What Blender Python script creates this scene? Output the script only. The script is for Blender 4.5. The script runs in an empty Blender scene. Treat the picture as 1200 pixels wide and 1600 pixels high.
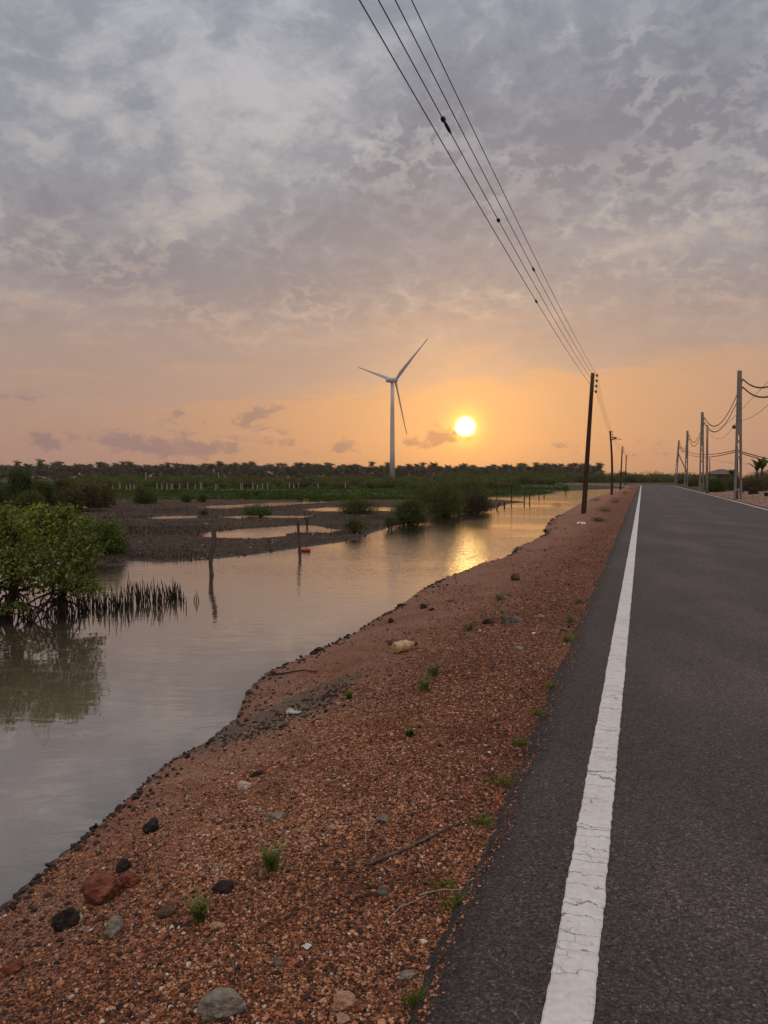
import bpy, bmesh, math, random
import numpy as np
from mathutils import Vector, Matrix, noise as mnoise

C = bpy.context.scene.collection
SC = bpy.context.scene
PI = math.pi
R = math.radians

# ------------------------------------------------------------------ camera
PITCH = R(2.62)
EYE = 1.6
cam_d = bpy.data.cameras.new("Camera")
cam = bpy.data.objects.new("Camera", cam_d)
C.objects.link(cam)
cam_d.sensor_fit = 'VERTICAL'
cam_d.sensor_height = 36.0
cam_d.sensor_width = 27.0
cam_d.lens = 27.0
cam_d.clip_start = 0.05
cam_d.clip_end = 30000
cam.location = (0, 0, EYE)
cam.rotation_euler = (PI / 2 - PITCH, 0, 0)
SC.camera = cam
SC.view_settings.view_transform = 'Standard'
SC.view_settings.look = 'None'
SC.view_settings.exposure = 0.2
SC.view_settings.gamma = 1.0
SC.cycles.use_denoising = True
SC.cycles.max_bounces = 6
SC.cycles.transparent_max_bounces = 8
SC.cycles.caustics_reflective = False
SC.cycles.caustics_refractive = False
SC.cycles.sample_clamp_indirect = 3.0
SC.cycles.volume_bounces = 0


def ray(px, py):
    u = (px - 600) / 1200.0
    v = (800 - py) / 1200.0
    c, s = math.cos(PITCH), math.sin(PITCH)
    return Vector((u, c + v * s, -s + v * c))


def G(px, py, z=-0.45):                     # where a sight line meets the level z
    d = ray(px, py)
    t = (z - EYE) / d.z
    return Vector((d.x * t, d.y * t, z))


def D(px, py, Y):                           # the point at distance Y on a sight line
    d = ray(px, py)
    t = Y / d.y
    return Vector((d.x * t, Y, EYE + d.z * t))


# ------------------------------------------------------------------ node helpers
def lin(r, g, b):
    def f(c):
        c /= 255.0
        return c / 12.92 if c <= 0.04045 else ((c + 0.055) / 1.055) ** 2.4
    return (f(r), f(g), f(b), 1.0)


class N:
    """tiny expression builder over a node tree"""
    def __init__(self, nt):
        self.nt = nt

    def node(self, t, **kw):
        n = self.nt.nodes.new(t)
        for k, v in kw.items():
            setattr(n, k, v)
        return n

    def put(self, sock, v):
        if isinstance(v, bpy.types.NodeSocket):
            self.nt.links.new(v, sock)
        elif v is not None:
            if sock.type == 'RGBA' and hasattr(v, '__len__') and len(v) == 3:
                v = (*v, 1.0)
            sock.default_value = v

    def m(self, op, a, b=None, c=None, clamp=False):
        n = self.node('ShaderNodeMath', operation=op, use_clamp=clamp)
        self.put(n.inputs[0], a)
        if b is not None: self.put(n.inputs[1], b)
        if c is not None: self.put(n.inputs[2], c)
        return n.outputs[0]

    def add(self, a, b): return self.m('ADD', a, b)
    def sub(self, a, b): return self.m('SUBTRACT', a, b)
    def mul(self, a, b): return self.m('MULTIPLY', a, b)
    def div(self, a, b): return self.m('DIVIDE', a, b)

    def vm(self, op, a, b=None, scale=None):
        n = self.node('ShaderNodeVectorMath', operation=op)
        self.put(n.inputs[0], a)
        if b is not None: self.put(n.inputs[1], b)
        if scale is not None: self.put(n.inputs['Scale'], scale)
        return n.outputs['Value'] if op in ('DOT_PRODUCT', 'LENGTH', 'DISTANCE') else n.outputs[0]

    def sep(self, v):
        n = self.node('ShaderNodeSeparateXYZ'); self.put(n.inputs[0], v)
        return n.outputs

    def comb(self, x, y, z):
        n = self.node('ShaderNodeCombineXYZ')
        for i, q in enumerate((x, y, z)): self.put(n.inputs[i], q)
        return n.outputs[0]

    def step(self, x, a, b, lo=0.0, hi=1.0):     # smoothstep from a to b
        n = self.node('ShaderNodeMapRange', interpolation_type='SMOOTHSTEP')
        self.put(n.inputs[0], x); self.put(n.inputs[1], a); self.put(n.inputs[2], b)
        self.put(n.inputs[3], lo); self.put(n.inputs[4], hi)
        return n.outputs[0]

    def lmap(self, x, a, b, lo=0.0, hi=1.0):
        n = self.node('ShaderNodeMapRange')
        self.put(n.inputs[0], x); self.put(n.inputs[1], a); self.put(n.inputs[2], b)
        self.put(n.inputs[3], lo); self.put(n.inputs[4], hi)
        return n.outputs[0]

    def noise(self, v, scale, detail=4, rough=0.5, dist=0.0, color=False, type_='FBM'):
        n = self.node('ShaderNodeTexNoise', noise_type=type_)
        self.put(n.inputs['Vector'], v)
        n.inputs['Scale'].default_value = scale
        n.inputs['Detail'].default_value = detail
        n.inputs['Roughness'].default_value = rough
        n.inputs['Distortion'].default_value = dist
        return n.outputs['Color'] if color else n.outputs[0]

    def vor(self, v, scale, feature='F1', smooth=0.5, rnd=1.0, out='Distance'):
        n = self.node('ShaderNodeTexVoronoi', feature=feature)
        self.put(n.inputs['Vector'], v)
        n.inputs['Scale'].default_value = scale
        n.inputs['Randomness'].default_value = rnd
        if feature == 'SMOOTH_F1': n.inputs['Smoothness'].default_value = smooth
        return n.outputs[out]

    def ramp(self, f, stops, interp='LINEAR'):
        n = self.node('ShaderNodeValToRGB')
        n.color_ramp.interpolation = interp
        e = n.color_ramp.elements
        while len(e) < len(stops): e.new(0.5)
        for k, (p, c) in enumerate(stops):
            e[k].position = p
            e[k].color = c if len(c) == 4 else (*c, 1.0)
        self.put(n.inputs[0], f)
        return n.outputs[0]

    def mix(self, f, a, b, mode='MIX'):
        n = self.node('ShaderNodeMix', data_type='RGBA', blend_type=mode)
        n.clamp_result = False
        self.put(n.inputs[0], f); self.put(n.inputs[6], a); self.put(n.inputs[7], b)
        return n.outputs[2]

    def scale(self, col, f):
        return self.vm('SCALE', col, scale=f)

    def attr(self, name, out='Fac'):
        n = self.node('ShaderNodeAttribute', attribute_name=name)
        return n.outputs[out]

    def bump(self, h, strength, dist):
        n = self.node('ShaderNodeBump')
        n.inputs['Strength'].default_value = strength
        n.inputs['Distance'].default_value = dist
        self.put(n.inputs['Height'], h)
        return n.outputs[0]


# ------------------------------------------------------------------ sky
SUN = ray(727, 667).normalized()
SUN_AZ = math.atan2(SUN.x, SUN.y)
SUN_EL = math.asin(SUN.z)


def build_world():
    w = bpy.data.worlds.new("World")
    SC.world = w
    w.use_nodes = True
    nt = w.node_tree
    nt.nodes.clear()
    n = N(nt)
    tc = n.node('ShaderNodeTexCoord')
    d = n.vm('NORMALIZE', tc.outputs['Generated'])
    x, y, z = n.sep(d)
    zc = n.m('MAXIMUM', z, 0.0)
    az = n.m('MULTIPLY', n.m('ARCTAN2', x, y), 180 / PI)
    el = n.m('MULTIPLY', n.m('ARCSINE', z), 180 / PI)
    sd = n.vm('DOT_PRODUCT', d, tuple(SUN))
    ang = n.m('MULTIPLY', n.m('ARCCOSINE', n.m('MINIMUM', sd, 0.9999999)), 180 / PI)

    def blob(px, py, sx, sy, rot=0.0):           # soft patch of the sky, sizes in picture-like units of 1/1200 rad
        v = ray(px, py).normalized()
        a0, e0 = math.degrees(math.atan2(v.x, v.y)), math.degrees(math.asin(v.z))
        k = 180 / PI / 1200
        da = n.mul(n.sub(az, a0), math.cos(R(e0)))
        de = n.sub(el, e0)
        c, s = math.cos(R(rot)), math.sin(R(rot))
        p = n.mul(n.add(n.mul(da, c), n.mul(de, s)), 1 / (sx * k))
        q = n.mul(n.add(n.mul(da, -s), n.mul(de, c)), 1 / (sy * k))
        r2 = n.add(n.mul(p, p), n.mul(q, q))
        return n.m('EXPONENT', n.mul(r2, -1.0))

    def total(lst):
        t = lst[0]
        for q in lst[1:]: t = n.add(t, q)
        return t

    # veil of high cloud seen through and lit by the low sun: colour by height above the horizon
    base = n.ramp(zc, [
        (0.00, lin(160, 128, 121)), (0.045, lin(168, 136, 127)), (0.09, lin(174, 143, 131)),
        (0.15, lin(167, 145, 136)), (0.24, lin(153, 146, 147)), (0.35, lin(147, 150, 158)),
        (0.47, lin(147, 151, 160)), (0.58, lin(150, 158, 172)), (0.80, lin(204, 202, 202)), (1.0, lin(226, 220, 214))])
    side = n.step(n.m('ABSOLUTE', n.sub(az, math.degrees(SUN_AZ))), 30, 120)
    base = n.mix(n.mul(side, 0.35), base, lin(168, 160, 168))
    # glow round the sun
    h1 = n.m('EXPONENT', n.mul(ang, -1 / 9.0))
    h2 = n.m('EXPONENT', n.mul(n.m('POWER', n.mul(ang, 1 / 5.0), 2.0), -1.0))
    h3 = n.m('EXPONENT', n.mul(n.m('POWER', n.mul(ang, 1 / 1.15), 2.0), -1.0))

    # cloud sheet, laid out overhead: p for the flat streaks, q for the puffs (which have height, so flatten less)
    inv = n.div(1.0, n.add(zc, 0.09))
    p = n.comb(n.mul(x, inv), n.mul(y, inv), 0.0)
    inq = n.div(1.0, n.add(zc, 0.42))
    q = n.comb(n.mul(x, inq), n.mul(y, inq), 0.0)
    qw = n.vm('ADD', q, n.vm('SCALE', n.vm('SUBTRACT', n.noise(q, 5.0, 2, 0.5, color=True), (0.5, 0.5, 0.5)), scale=0.13))
    qw = n.vm('ADD', qw, n.vm('SCALE', n.vm('SUBTRACT', n.noise(q, 30.0, 5, 0.65, color=True), (0.5, 0.5, 0.5)), scale=0.065))
    big = n.noise(n.vm('ADD', p, (3.1, 7.4, 1.3)), 1.5, 4, 0.55, 0.3)
    med = n.noise(n.vm('ADD', q, (1.7, 2.2, 0.4)), 6.5, 6, 0.60, 0.2)
    fine = n.noise(n.vm('ADD', qw, (5.0, 1.0, 2.0)), 17.0, 7, 0.60)
    wisp = n.noise(n.vm('MULTIPLY', n.vm('ADD', q, n.vm('SCALE', n.noise(q, 3.0, 3, 0.5, color=True), scale=0.25)), (5.0, 11.0, 1.0)), 1.0, 7, 0.60, 0.6)
    cell = n.vor(qw, 27.0, 'SMOOTH_F1', 0.35)
    cell2 = n.vor(n.vm('ADD', qw, (4.0, 2.0, 0.0)), 58.0, 'SMOOTH_F1', 0.30)
    # where the sheet is thick (puffy, dark) and where it thins to streaks
    thick = total([
        n.mul(blob(640, 340, 400, 100, 22), 0.74), n.mul(blob(1080, 170, 250, 120, -10), 0.74),
        n.mul(blob(130, 425, 230, 50, 6), 0.62), n.mul(blob(60, 310, 170, 40, -14), 0.30),
        n.mul(blob(900, 440, 350, 80, 0), 0.30), n.mul(blob(40, 60, 170, 70, 0), 0.18),
        n.mul(blob(640, 180, 120, 70, 20), 0.50), n.mul(blob(800, 90, 140, 50, 0), 0.25),
        n.mul(blob(330, 130, 330, 90, 10), -0.42), n.mul(blob(440, 235, 170, 40, 24), -0.45),
        n.mul(blob(290, 345, 130, 26, 16), -0.62), n.mul(blob(40, 462, 110, 26, -6), -0.70),
        n.mul(blob(930, 70, 150, 50, 30), -0.42), n.mul(blob(1050, 375, 190, 20, -3), -0.55),
        n.mul(blob(820, 200, 70, 40, 30), -0.30), n.mul(blob(980, 450, 70, 26, 0), -0.30)])
    puff = n.add(n.mul(n.sub(0.46, cell), 1.0), n.mul(n.sub(0.42, cell2), 0.55))
    hi = n.step(el, 7.0, 13)
    cells_amt = n.mul(hi, n.step(n.add(thick, n.mul(n.sub(big, 0.5), 0.7)), -0.18, 0.42, 0.08, 1.0))
    s = total([n.mul(n.sub(big, 0.5), 0.9), n.mul(n.sub(med, 0.5), 1.0), n.mul(n.sub(fine, 0.5), 1.05),
               n.mul(n.mul(n.sub(wisp, 0.5), n.sub(1.0, cells_amt)), 1.05),
               n.mul(n.mul(puff, cells_amt), 0.66), n.mul(thick, 0.62)])
    s = n.mul(s, n.step(el, 4.5, 14, 0.10, 1.0))
    dark = n.step(s, -0.38, 0.72)
    light = n.step(s, 0.06, -0.58)
    dcol = n.ramp(zc, [(0.0, lin(150, 120, 116)), (0.12, lin(160, 131, 119)), (0.25, lin(134, 127, 132)),
                       (0.40, lin(120, 120, 131)), (0.60, lin(120, 127, 143)), (1.0, lin(190, 186, 184))])
    lcol = n.ramp(zc, [(0.0, lin(205, 160, 125)), (0.12, lin(200, 164, 138)), (0.25, lin(188, 171, 157)),
                       (0.40, lin(186, 182, 183)), (0.60, lin(179, 186, 197)), (1.0, lin(236, 230, 224))])
    col = n.mix(n.mul(dark, 0.82), base, dcol)
    col = n.mix(n.mul(light, 0.85), col, lcol)
    # thin bright edges between the puffs
    rim = n.mul(n.mul(n.step(n.add(puff, n.mul(n.sub(fine, 0.5), 0.9)), 0.02, -0.30), cells_amt), n.step(n.noise(n.vm('ADD', q, (8.0, 3.0, 0.0)), 4.0, 3, 0.55), 0.56, 0.38))
    col = n.mix(n.mul(rim, 0.28), col, n.vm('MULTIPLY', lcol, (1.06, 1.05, 1.02)))
    # lower edge of the sheet: clear golden band under it
    edge_n = n.mul(n.sub(n.noise(p, 3.0, 4, 0.55), 0.5), 3.0)
    tilt = n.mul(n.sub(az, math.degrees(SUN_AZ)), 0.085)
    band = n.step(n.sub(n.add(el, edge_n), tilt), 7.6, 6.2)
    band = n.mul(band, n.step(ang, 30, 6, 0.15, 1.0))
    col = n.mix(n.mul(band, 0.55), col, lin(218, 156, 98))
    streak_v = n.comb(n.mul(az, 0.09), n.mul(el, 1.1), 2.0)
    streak = n.step(n.noise(streak_v, 1.0, 5, 0.6, 0.4), 0.50, 0.68)
    col = n.mix(n.mul(n.mul(streak, n.step(el, 3.5, 6.5)), n.mul(n.step(el, 14, 8.5), 0.30)), col, lin(196, 150, 122))

    glow = n.vm('ADD', n.scale((1.0, 0.37, 0.03), n.mul(h1, 0.17)), n.scale((1.0, 0.42, 0.02), n.mul(h2, 0.23)))
    glow = n.vm('MULTIPLY', glow, n.mix(n.mul(dark, n.step(el, 5, 9)), (1, 1, 1), (0.75, 0.72, 0.75)))
    col = n.vm('ADD', col, glow)
    col = n.vm('ADD', col, n.scale((1.0, 0.72, 0.02), n.mul(h3, 0.85)))
    # the sun itself, its lower limb veiled by a scrap of cloud
    rag = n.mul(n.sub(n.noise(n.comb(az, el, 0.0), 2.6, 4, 0.6), 0.5), 1.3)
    cut = n.step(n.add(el, rag), math.degrees(SUN_EL) - 0.72, math.degrees(SUN_EL) - 0.52)
    disc = n.mul(n.step(ang, 0.88, 0.56), cut)
    col = n.vm('ADD', col, n.scale((1.0, 0.95, 0.80), n.mul(disc, 1.6)))

    # small low clouds near the horizon
    cn = n.noise(n.comb(n.mul(az, 1.0), n.mul(el, 1.7), 4.0), 0.95, 8, 0.66, 0.4)
    lows = total([blob(686, 684, 33, 19, 8), blob(640, 690, 14, 8), n.mul(blob(537, 697, 28, 15, 10), 0.9),
                  n.mul(blob(180, 686, 42, 14, -4), 0.85), n.mul(blob(250, 700, 60, 18), 0.70),
                  n.mul(blob(330, 700, 60, 18), 0.70), n.mul(blob(400, 650, 42, 20, 25), 0.9),
                  n.mul(blob(270, 652, 32, 20), 0.62), n.mul(blob(70, 690, 36, 18), 0.85),
                  n.mul(blob(440, 690, 40, 18), 0.6), n.mul(blob(890, 698, 40, 15), 0.5),
                  n.mul(blob(20, 620, 60, 14), 0.5), n.mul(blob(1010, 700, 60, 20), 0.4)])
    dens = n.step(n.add(lows, n.mul(n.sub(cn, 0.5), 2.4)), 0.34, 0.86)
    near_sun = n.m('EXPONENT', n.mul(ang, -1 / 6.0))
    lowcol = n.mix(near_sun, lin(138, 114, 118), lin(184, 126, 88))
    col = n.mix(n.mul(dens, 0.80), col, lowcol)
    # scrap under the sun
    scrap = n.step(n.add(n.mul(blob(728, 686, 26, 6, 4), 1.0), n.mul(n.sub(n.noise(n.comb(az, el, 3.0), 3.2, 4, 0.6), 0.5), 2.2)), 0.62, 0.95)
    col = n.mix(n.mul(scrap, 0.5), col, lin(226, 160, 84))

    col = n.mix(n.step(z, -0.02, 0.0, 1.0, 0.0), col, lin(120, 95, 80))

    # unseen sky overhead and behind the camera, raised and warmed to light the ground
    lift = n.add(n.add(1.0, n.mul(n.step(el, 36, 62), 0.75)), n.mul(n.mul(n.step(n.m('ABSOLUTE', az), 50, 115), n.step(el, 0, 8)), 0.45))
    col = n.vm('MULTIPLY', col, n.mix(n.step(lift, 1.0, 1.8), (1, 1, 1), (1.06, 1.0, 0.93)))
    col = n.scale(col, lift)
    sky = n.node('ShaderNodeTexSky', sky_type='NISHITA')
    sky.sun_disc = False
    sky.sun_elevation = SUN_EL
    sky.sun_rotation = SUN_AZ
    sky.dust_density = 3.0
    col = n.vm('ADD', n.scale(col, 9.0), n.scale(sky.outputs[0], 0.06))
    bg = n.node('ShaderNodeBackground')
    n.put(bg.inputs[0], col)
    bg.inputs[1].default_value = 0.1
    out = n.node('ShaderNodeOutputWorld')
    nt.links.new(bg.outputs[0], out.inputs[0])
    w.cycles.sampling_method = 'MANUAL'
    w.cycles.sample_map_resolution = 1024


build_world()

sun_d = bpy.data.lights.new("Sun", 'SUN')
sun_d.energy = 0.02
sun_d.angle = R(3.0)
sun_d.color = (1.0, 0.60, 0.16)
sun_o = bpy.data.objects.new("Sun", sun_d)
C.objects.link(sun_o)
sun_o.location = SUN * 200
sun_o.rotation_euler = SUN.to_track_quat('Z', 'Y').to_euler()

# ------------------------------------------------------------------ mesh helpers
def link(name, me, mat=None, parent=None):
    o = bpy.data.objects.new(name, me)
    C.objects.link(o)
    if mat is not None:
        for q in (mat if isinstance(mat, (list, tuple)) else [mat]):
            me.materials.append(q)
    if parent is not None: o.parent = parent
    return o


def arrays(name, V, F, smooth=False):
    """fast mesh from vertex array and an (n,3) or (n,4) face array"""
    V = np.asarray(V, np.float32); F = np.asarray(F, np.int32)
    me = bpy.data.meshes.new(name)
    k = F.shape[1]
    me.vertices.add(len(V)); me.vertices.foreach_set('co', V.ravel())
    me.loops.add(F.size); me.loops.foreach_set('vertex_index', F.ravel())
    me.polygons.add(len(F))
    me.polygons.foreach_set('loop_start', np.arange(0, F.size, k, dtype=np.int32))
    me.polygons.foreach_set('use_smooth', np.full(len(F), smooth))
    me.update(calc_edges=True)
    return me


def vattr(me, name, vals):
    a = me.attributes.new(name, 'FLOAT', 'POINT')
    a.data.foreach_set('value', np.asarray(vals, np.float32))


class MB:
    """collects pieces, builds ONE mesh"""
    def __init__(self): self.v = []; self.f = []; self.mi = []

    def piece(self, vs, fs, mi=0):
        o = len(self.v)
        self.v += [tuple(q) for q in vs]
        self.f += [tuple(i + o for i in q) for q in fs]
        self.mi += [mi] * len(fs)

    def tube(self, pts, rad, n=8, cap=True, mi=0, twist=0.0):
        pts = [Vector(q) for q in pts]
        rad = rad if hasattr(rad, '__len__') else [rad] * len(pts)
        vs, fs = [], []
        prev = None
        for i, p in enumerate(pts):
            t = (pts[min(i + 1, len(pts) - 1)] - pts[max(i - 1, 0)]).normalized()
            if prev is None:
                a = t.orthogonal().normalized()
            else:
                a = (prev - t * prev.dot(t))
                a = a.normalized() if a.length > 1e-6 else t.orthogonal().normalized()
            prev = a
            b = t.cross(a)
            for k in range(n):
                w = 2 * PI * k / n + twist * i
                vs.append(p + (a * math.cos(w) + b * math.sin(w)) * rad[i])
        for i in range(len(pts) - 1):
            for k in range(n):
                k2 = (k + 1) % n
                fs.append((i * n + k, i * n + k2, (i + 1) * n + k2, (i + 1) * n + k))
        if cap:
            fs.append(tuple(range(n - 1, -1, -1)))
            fs.append(tuple((len(pts) - 1) * n + k for k in range(n)))
        self.piece(vs, fs, mi)

    def box(self, c, s, mi=0, taper=1.0, rz=0.0):
        cx, cy, cz = c; hx, hy, hz = (q / 2 for q in s)
        vs = []
        for z, t in ((-hz, 1.0), (hz, taper)):
            for xx, yy in ((-1, -1), (1, -1), (1, 1), (-1, 1)):
                X, Y = xx * hx * t, yy * hy * t
                vs.append((cx + X * math.cos(rz) - Y * math.sin(rz), cy + X * math.sin(rz) + Y * math.cos(rz), cz + z))
        self.piece(vs, [(3, 2, 1, 0), (4, 5, 6, 7), (0, 1, 5, 4), (1, 2, 6, 5), (2, 3, 7, 6), (3, 0, 4, 7)], mi)

    def lathe(self, prof, n=16, M=None, mi=0):
        vs, fs = [], []
        for r, z in prof:
            for k in range(n):
                v = Vector((r * math.cos(2 * PI * k / n), r * math.sin(2 * PI * k / n), z))
                vs.append(M @ v if M is not None else v)
        for i in range(len(prof) - 1):
            for k in range(n):
                k2 = (k + 1) % n
                fs.append((i * n + k, i * n + k2, (i + 1) * n + k2, (i + 1) * n + k))
        fs.append(tuple(range(n - 1, -1, -1)))
        fs.append(tuple((len(prof) - 1) * n + k for k in range(n)))
        self.piece(vs, fs, mi)

    def mesh(self, name, smooth=False, bevel=0.0):
        me = bpy.data.meshes.new(name)
        me.from_pydata(self.v, [], self.f)
        me.polygons.foreach_set('material_index', self.mi)
        if smooth: me.polygons.foreach_set('use_smooth', [True] * len(me.polygons))
        if bevel:
            bm = bmesh.new(); bm.from_mesh(me)
            bmesh.ops.bevel(bm, geom=bm.edges[:], offset=bevel, segments=1, affect='EDGES')
            bm.to_mesh(me); bm.free()
        me.update()
        return me

    def build(self, name, mat, parent=None, smooth=False, bevel=0.0):
        return link(name, self.mesh(name, smooth, bevel), mat, parent)


def tag(o, label=None, cat=None, group=None, kind=None):
    if label: o['label'] = label
    if cat: o['category'] = cat
    if group: o['group'] = group
    if kind: o['kind'] = kind
    return o


def empty(name, loc, rz=0.0):
    o = bpy.data.objects.new(name, None)
    o.empty_display_size = 0.2
    C.objects.link(o)
    o.location = loc; o.rotation_euler = (0, 0, rz)
    return o


def copy_tree(o, parent=None):
    c = o.copy(); C.objects.link(c)
    if parent is not None: c.parent = parent
    for ch in list(o.children): copy_tree(ch, c)
    return c


# ------------------------------------------------------------------ numpy noise
def vnoise(x, y, seed=0):
    xi = np.floor(x).astype(np.int64); yi = np.floor(y).astype(np.int64)
    fx = x - xi; fy = y - yi
    fx = fx * fx * (3 - 2 * fx); fy = fy * fy * (3 - 2 * fy)

    def h(a, b):
        n = (a * 374761393 + b * 668265263 + seed * 1274126177) & 0xffffffff
        n = ((n ^ (n >> 13)) * 1274126177) & 0xffffffff
        n = n ^ (n >> 16)
        return (n & 0xffff) / 65535.0
    a, b, c, d = h(xi, yi), h(xi + 1, yi), h(xi, yi + 1), h(xi + 1, yi + 1)
    return (a * (1 - fx) + b * fx) * (1 - fy) + (c * (1 - fx) + d * fx) * fy


def fbm(x, y, f, oct=4, seed=0, rough=0.5):
    t = 0; a = 1.0; s = 0
    for k in range(oct):
        t = t + a * (vnoise(x * f, y * f, seed + k * 17) - 0.5); s += a
        a *= rough; f *= 2.03
    return t / s * 2           # about -1..1


def sstep(x, a, b):
    t = np.clip((x - a) / (b - a), 0, 1)
    return t * t * (3 - 2 * t)


# ------------------------------------------------------------------ layout of the place
WATER = -0.45
K = 0.336                                   # the road runs 0.336 m right for each metre ahead


def bend(Y):
    return np.where(Y > 135, -0.006 * np.maximum(Y - 135, 0) ** 2, 0.0)


def x_line(Y): return -0.195 + K * Y + bend(np.asarray(Y, float))          # left edge line, its centre
def x_edge(Y): return x_line(Y) - 0.455 + 0.035 * fbm(np.asarray(Y, float), np.asarray(Y, float) * 0 + 3.3, 1.1, 3, 5) + \
    0.022 * fbm(np.asarray(Y, float), np.asarray(Y, float) * 0 + 9.1, 6.0, 3, 8)
def x_line2(Y): return x_line(Y) + 6.25 - 0.006 * np.maximum(np.asarray(Y, float) - 60, 0)
def x_edge2(Y): return x_line2(Y) + 0.55 + 0.06 * fbm(np.asarray(Y, float), np.asarray(Y, float) * 0 + 1.7, 0.8, 3, 6)


RB = [(0, 1425), (60, 1370), (130, 1310), (200, 1245), (260, 1190), (330, 1155), (368, 1125), (385, 1085), (420, 1050),
      (490, 1018), (560, 985), (620, 950), (650, 925), (690, 905), (740, 885), (790, 870), (803, 862), (800, 858), (830, 848),
      (852, 834), (850, 828), (860, 812), (885, 800), (908, 786), (935, 776), (955, 769), (978, 763.5)]
RBp = [(-6.5, -9.0), (-4.2, -2.0), (-2.75, 1.6)] + [tuple(G(*q))[:2] for q in RB]
LB = [(940, 764.5), (905, 766.5), (868, 768.5), (868, 771), (840, 774), (770, 776.5), (752, 780), (800, 782.5), (824, 784.5),
      (798, 787), (775, 793), (768, 797), (750, 800), (720, 804), (676, 806), (655, 814), (618, 822), (590, 829), (562, 842),
      (530, 848), (470, 855), (400, 866), (330, 873), (255, 879), (200, 876), (188, 884), (160, 884), (120, 876), (40, 880), (-160, 905), (-500, 960), (-900, 1040)]
LBp = [tuple(G(*q))[:2] for q in LB]
CH = np.array(RBp + LBp + [(-30.0, 0.0), (-30.0, -9.0)])
RBa = np.array(sorted(RBp, key=lambda q: q[1]))

POOLS = [  # shallow pools on the mud flat
    [(330, 791), (420, 786), (500, 781), (560, 777), (632, 775.5), (636, 777), (560, 781), (520, 783), (430, 790), (350, 795), (322, 794)],
    [(488, 797), (515, 793.5), (600, 793), (606, 797), (560, 799), (500, 798.5)],
    [(240, 809), (265, 806.5), (292, 807), (288, 810), (255, 811)],
    [(330, 833), (380, 828), (440, 824), (470, 822), (492, 826), (520, 829), (512, 833), (440, 833), (420, 838), (370, 841), (335, 839)],
    [(590, 797), (604, 794), (604, 798)],
    [(350, 808), (400, 806), (470, 807), (460, 809), (380, 810)],
    [(20, 800), (120, 795), (170, 797), (120, 801)],
    [(640, 778), (720, 776), (720, 779), (650, 780)]]
POOLSp = [np.array([tuple(G(*q))[:2] for q in pl]) for pl in POOLS]


def poly_sd(px, py, poly):
    """signed distance, positive inside"""
    d2 = np.full(px.shape, 1e18); ins = np.zeros(px.shape, bool)
    n = len(poly)
    for i in range(n):
        ax, ay = poly[i]; bx, by = poly[(i + 1) % n]
        ex, ey = bx - ax, by - ay
        L = ex * ex + ey * ey + 1e-12
        t = np.clip(((px - ax) * ex + (py - ay) * ey) / L, 0, 1)
        dx = px - ax - t * ex; dy = py - ay - t * ey
        d2 = np.minimum(d2, dx * dx + dy * dy)
        c = ((ay > py) != (by > py))
        with np.errstate(divide='ignore', invalid='ignore'):
            xi = (bx - ax) * (py - ay) / (by - ay + 1e-30) + ax
        ins ^= c & (px < xi)
    d = np.sqrt(d2)
    return np.where(ins, d, -d)


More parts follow.
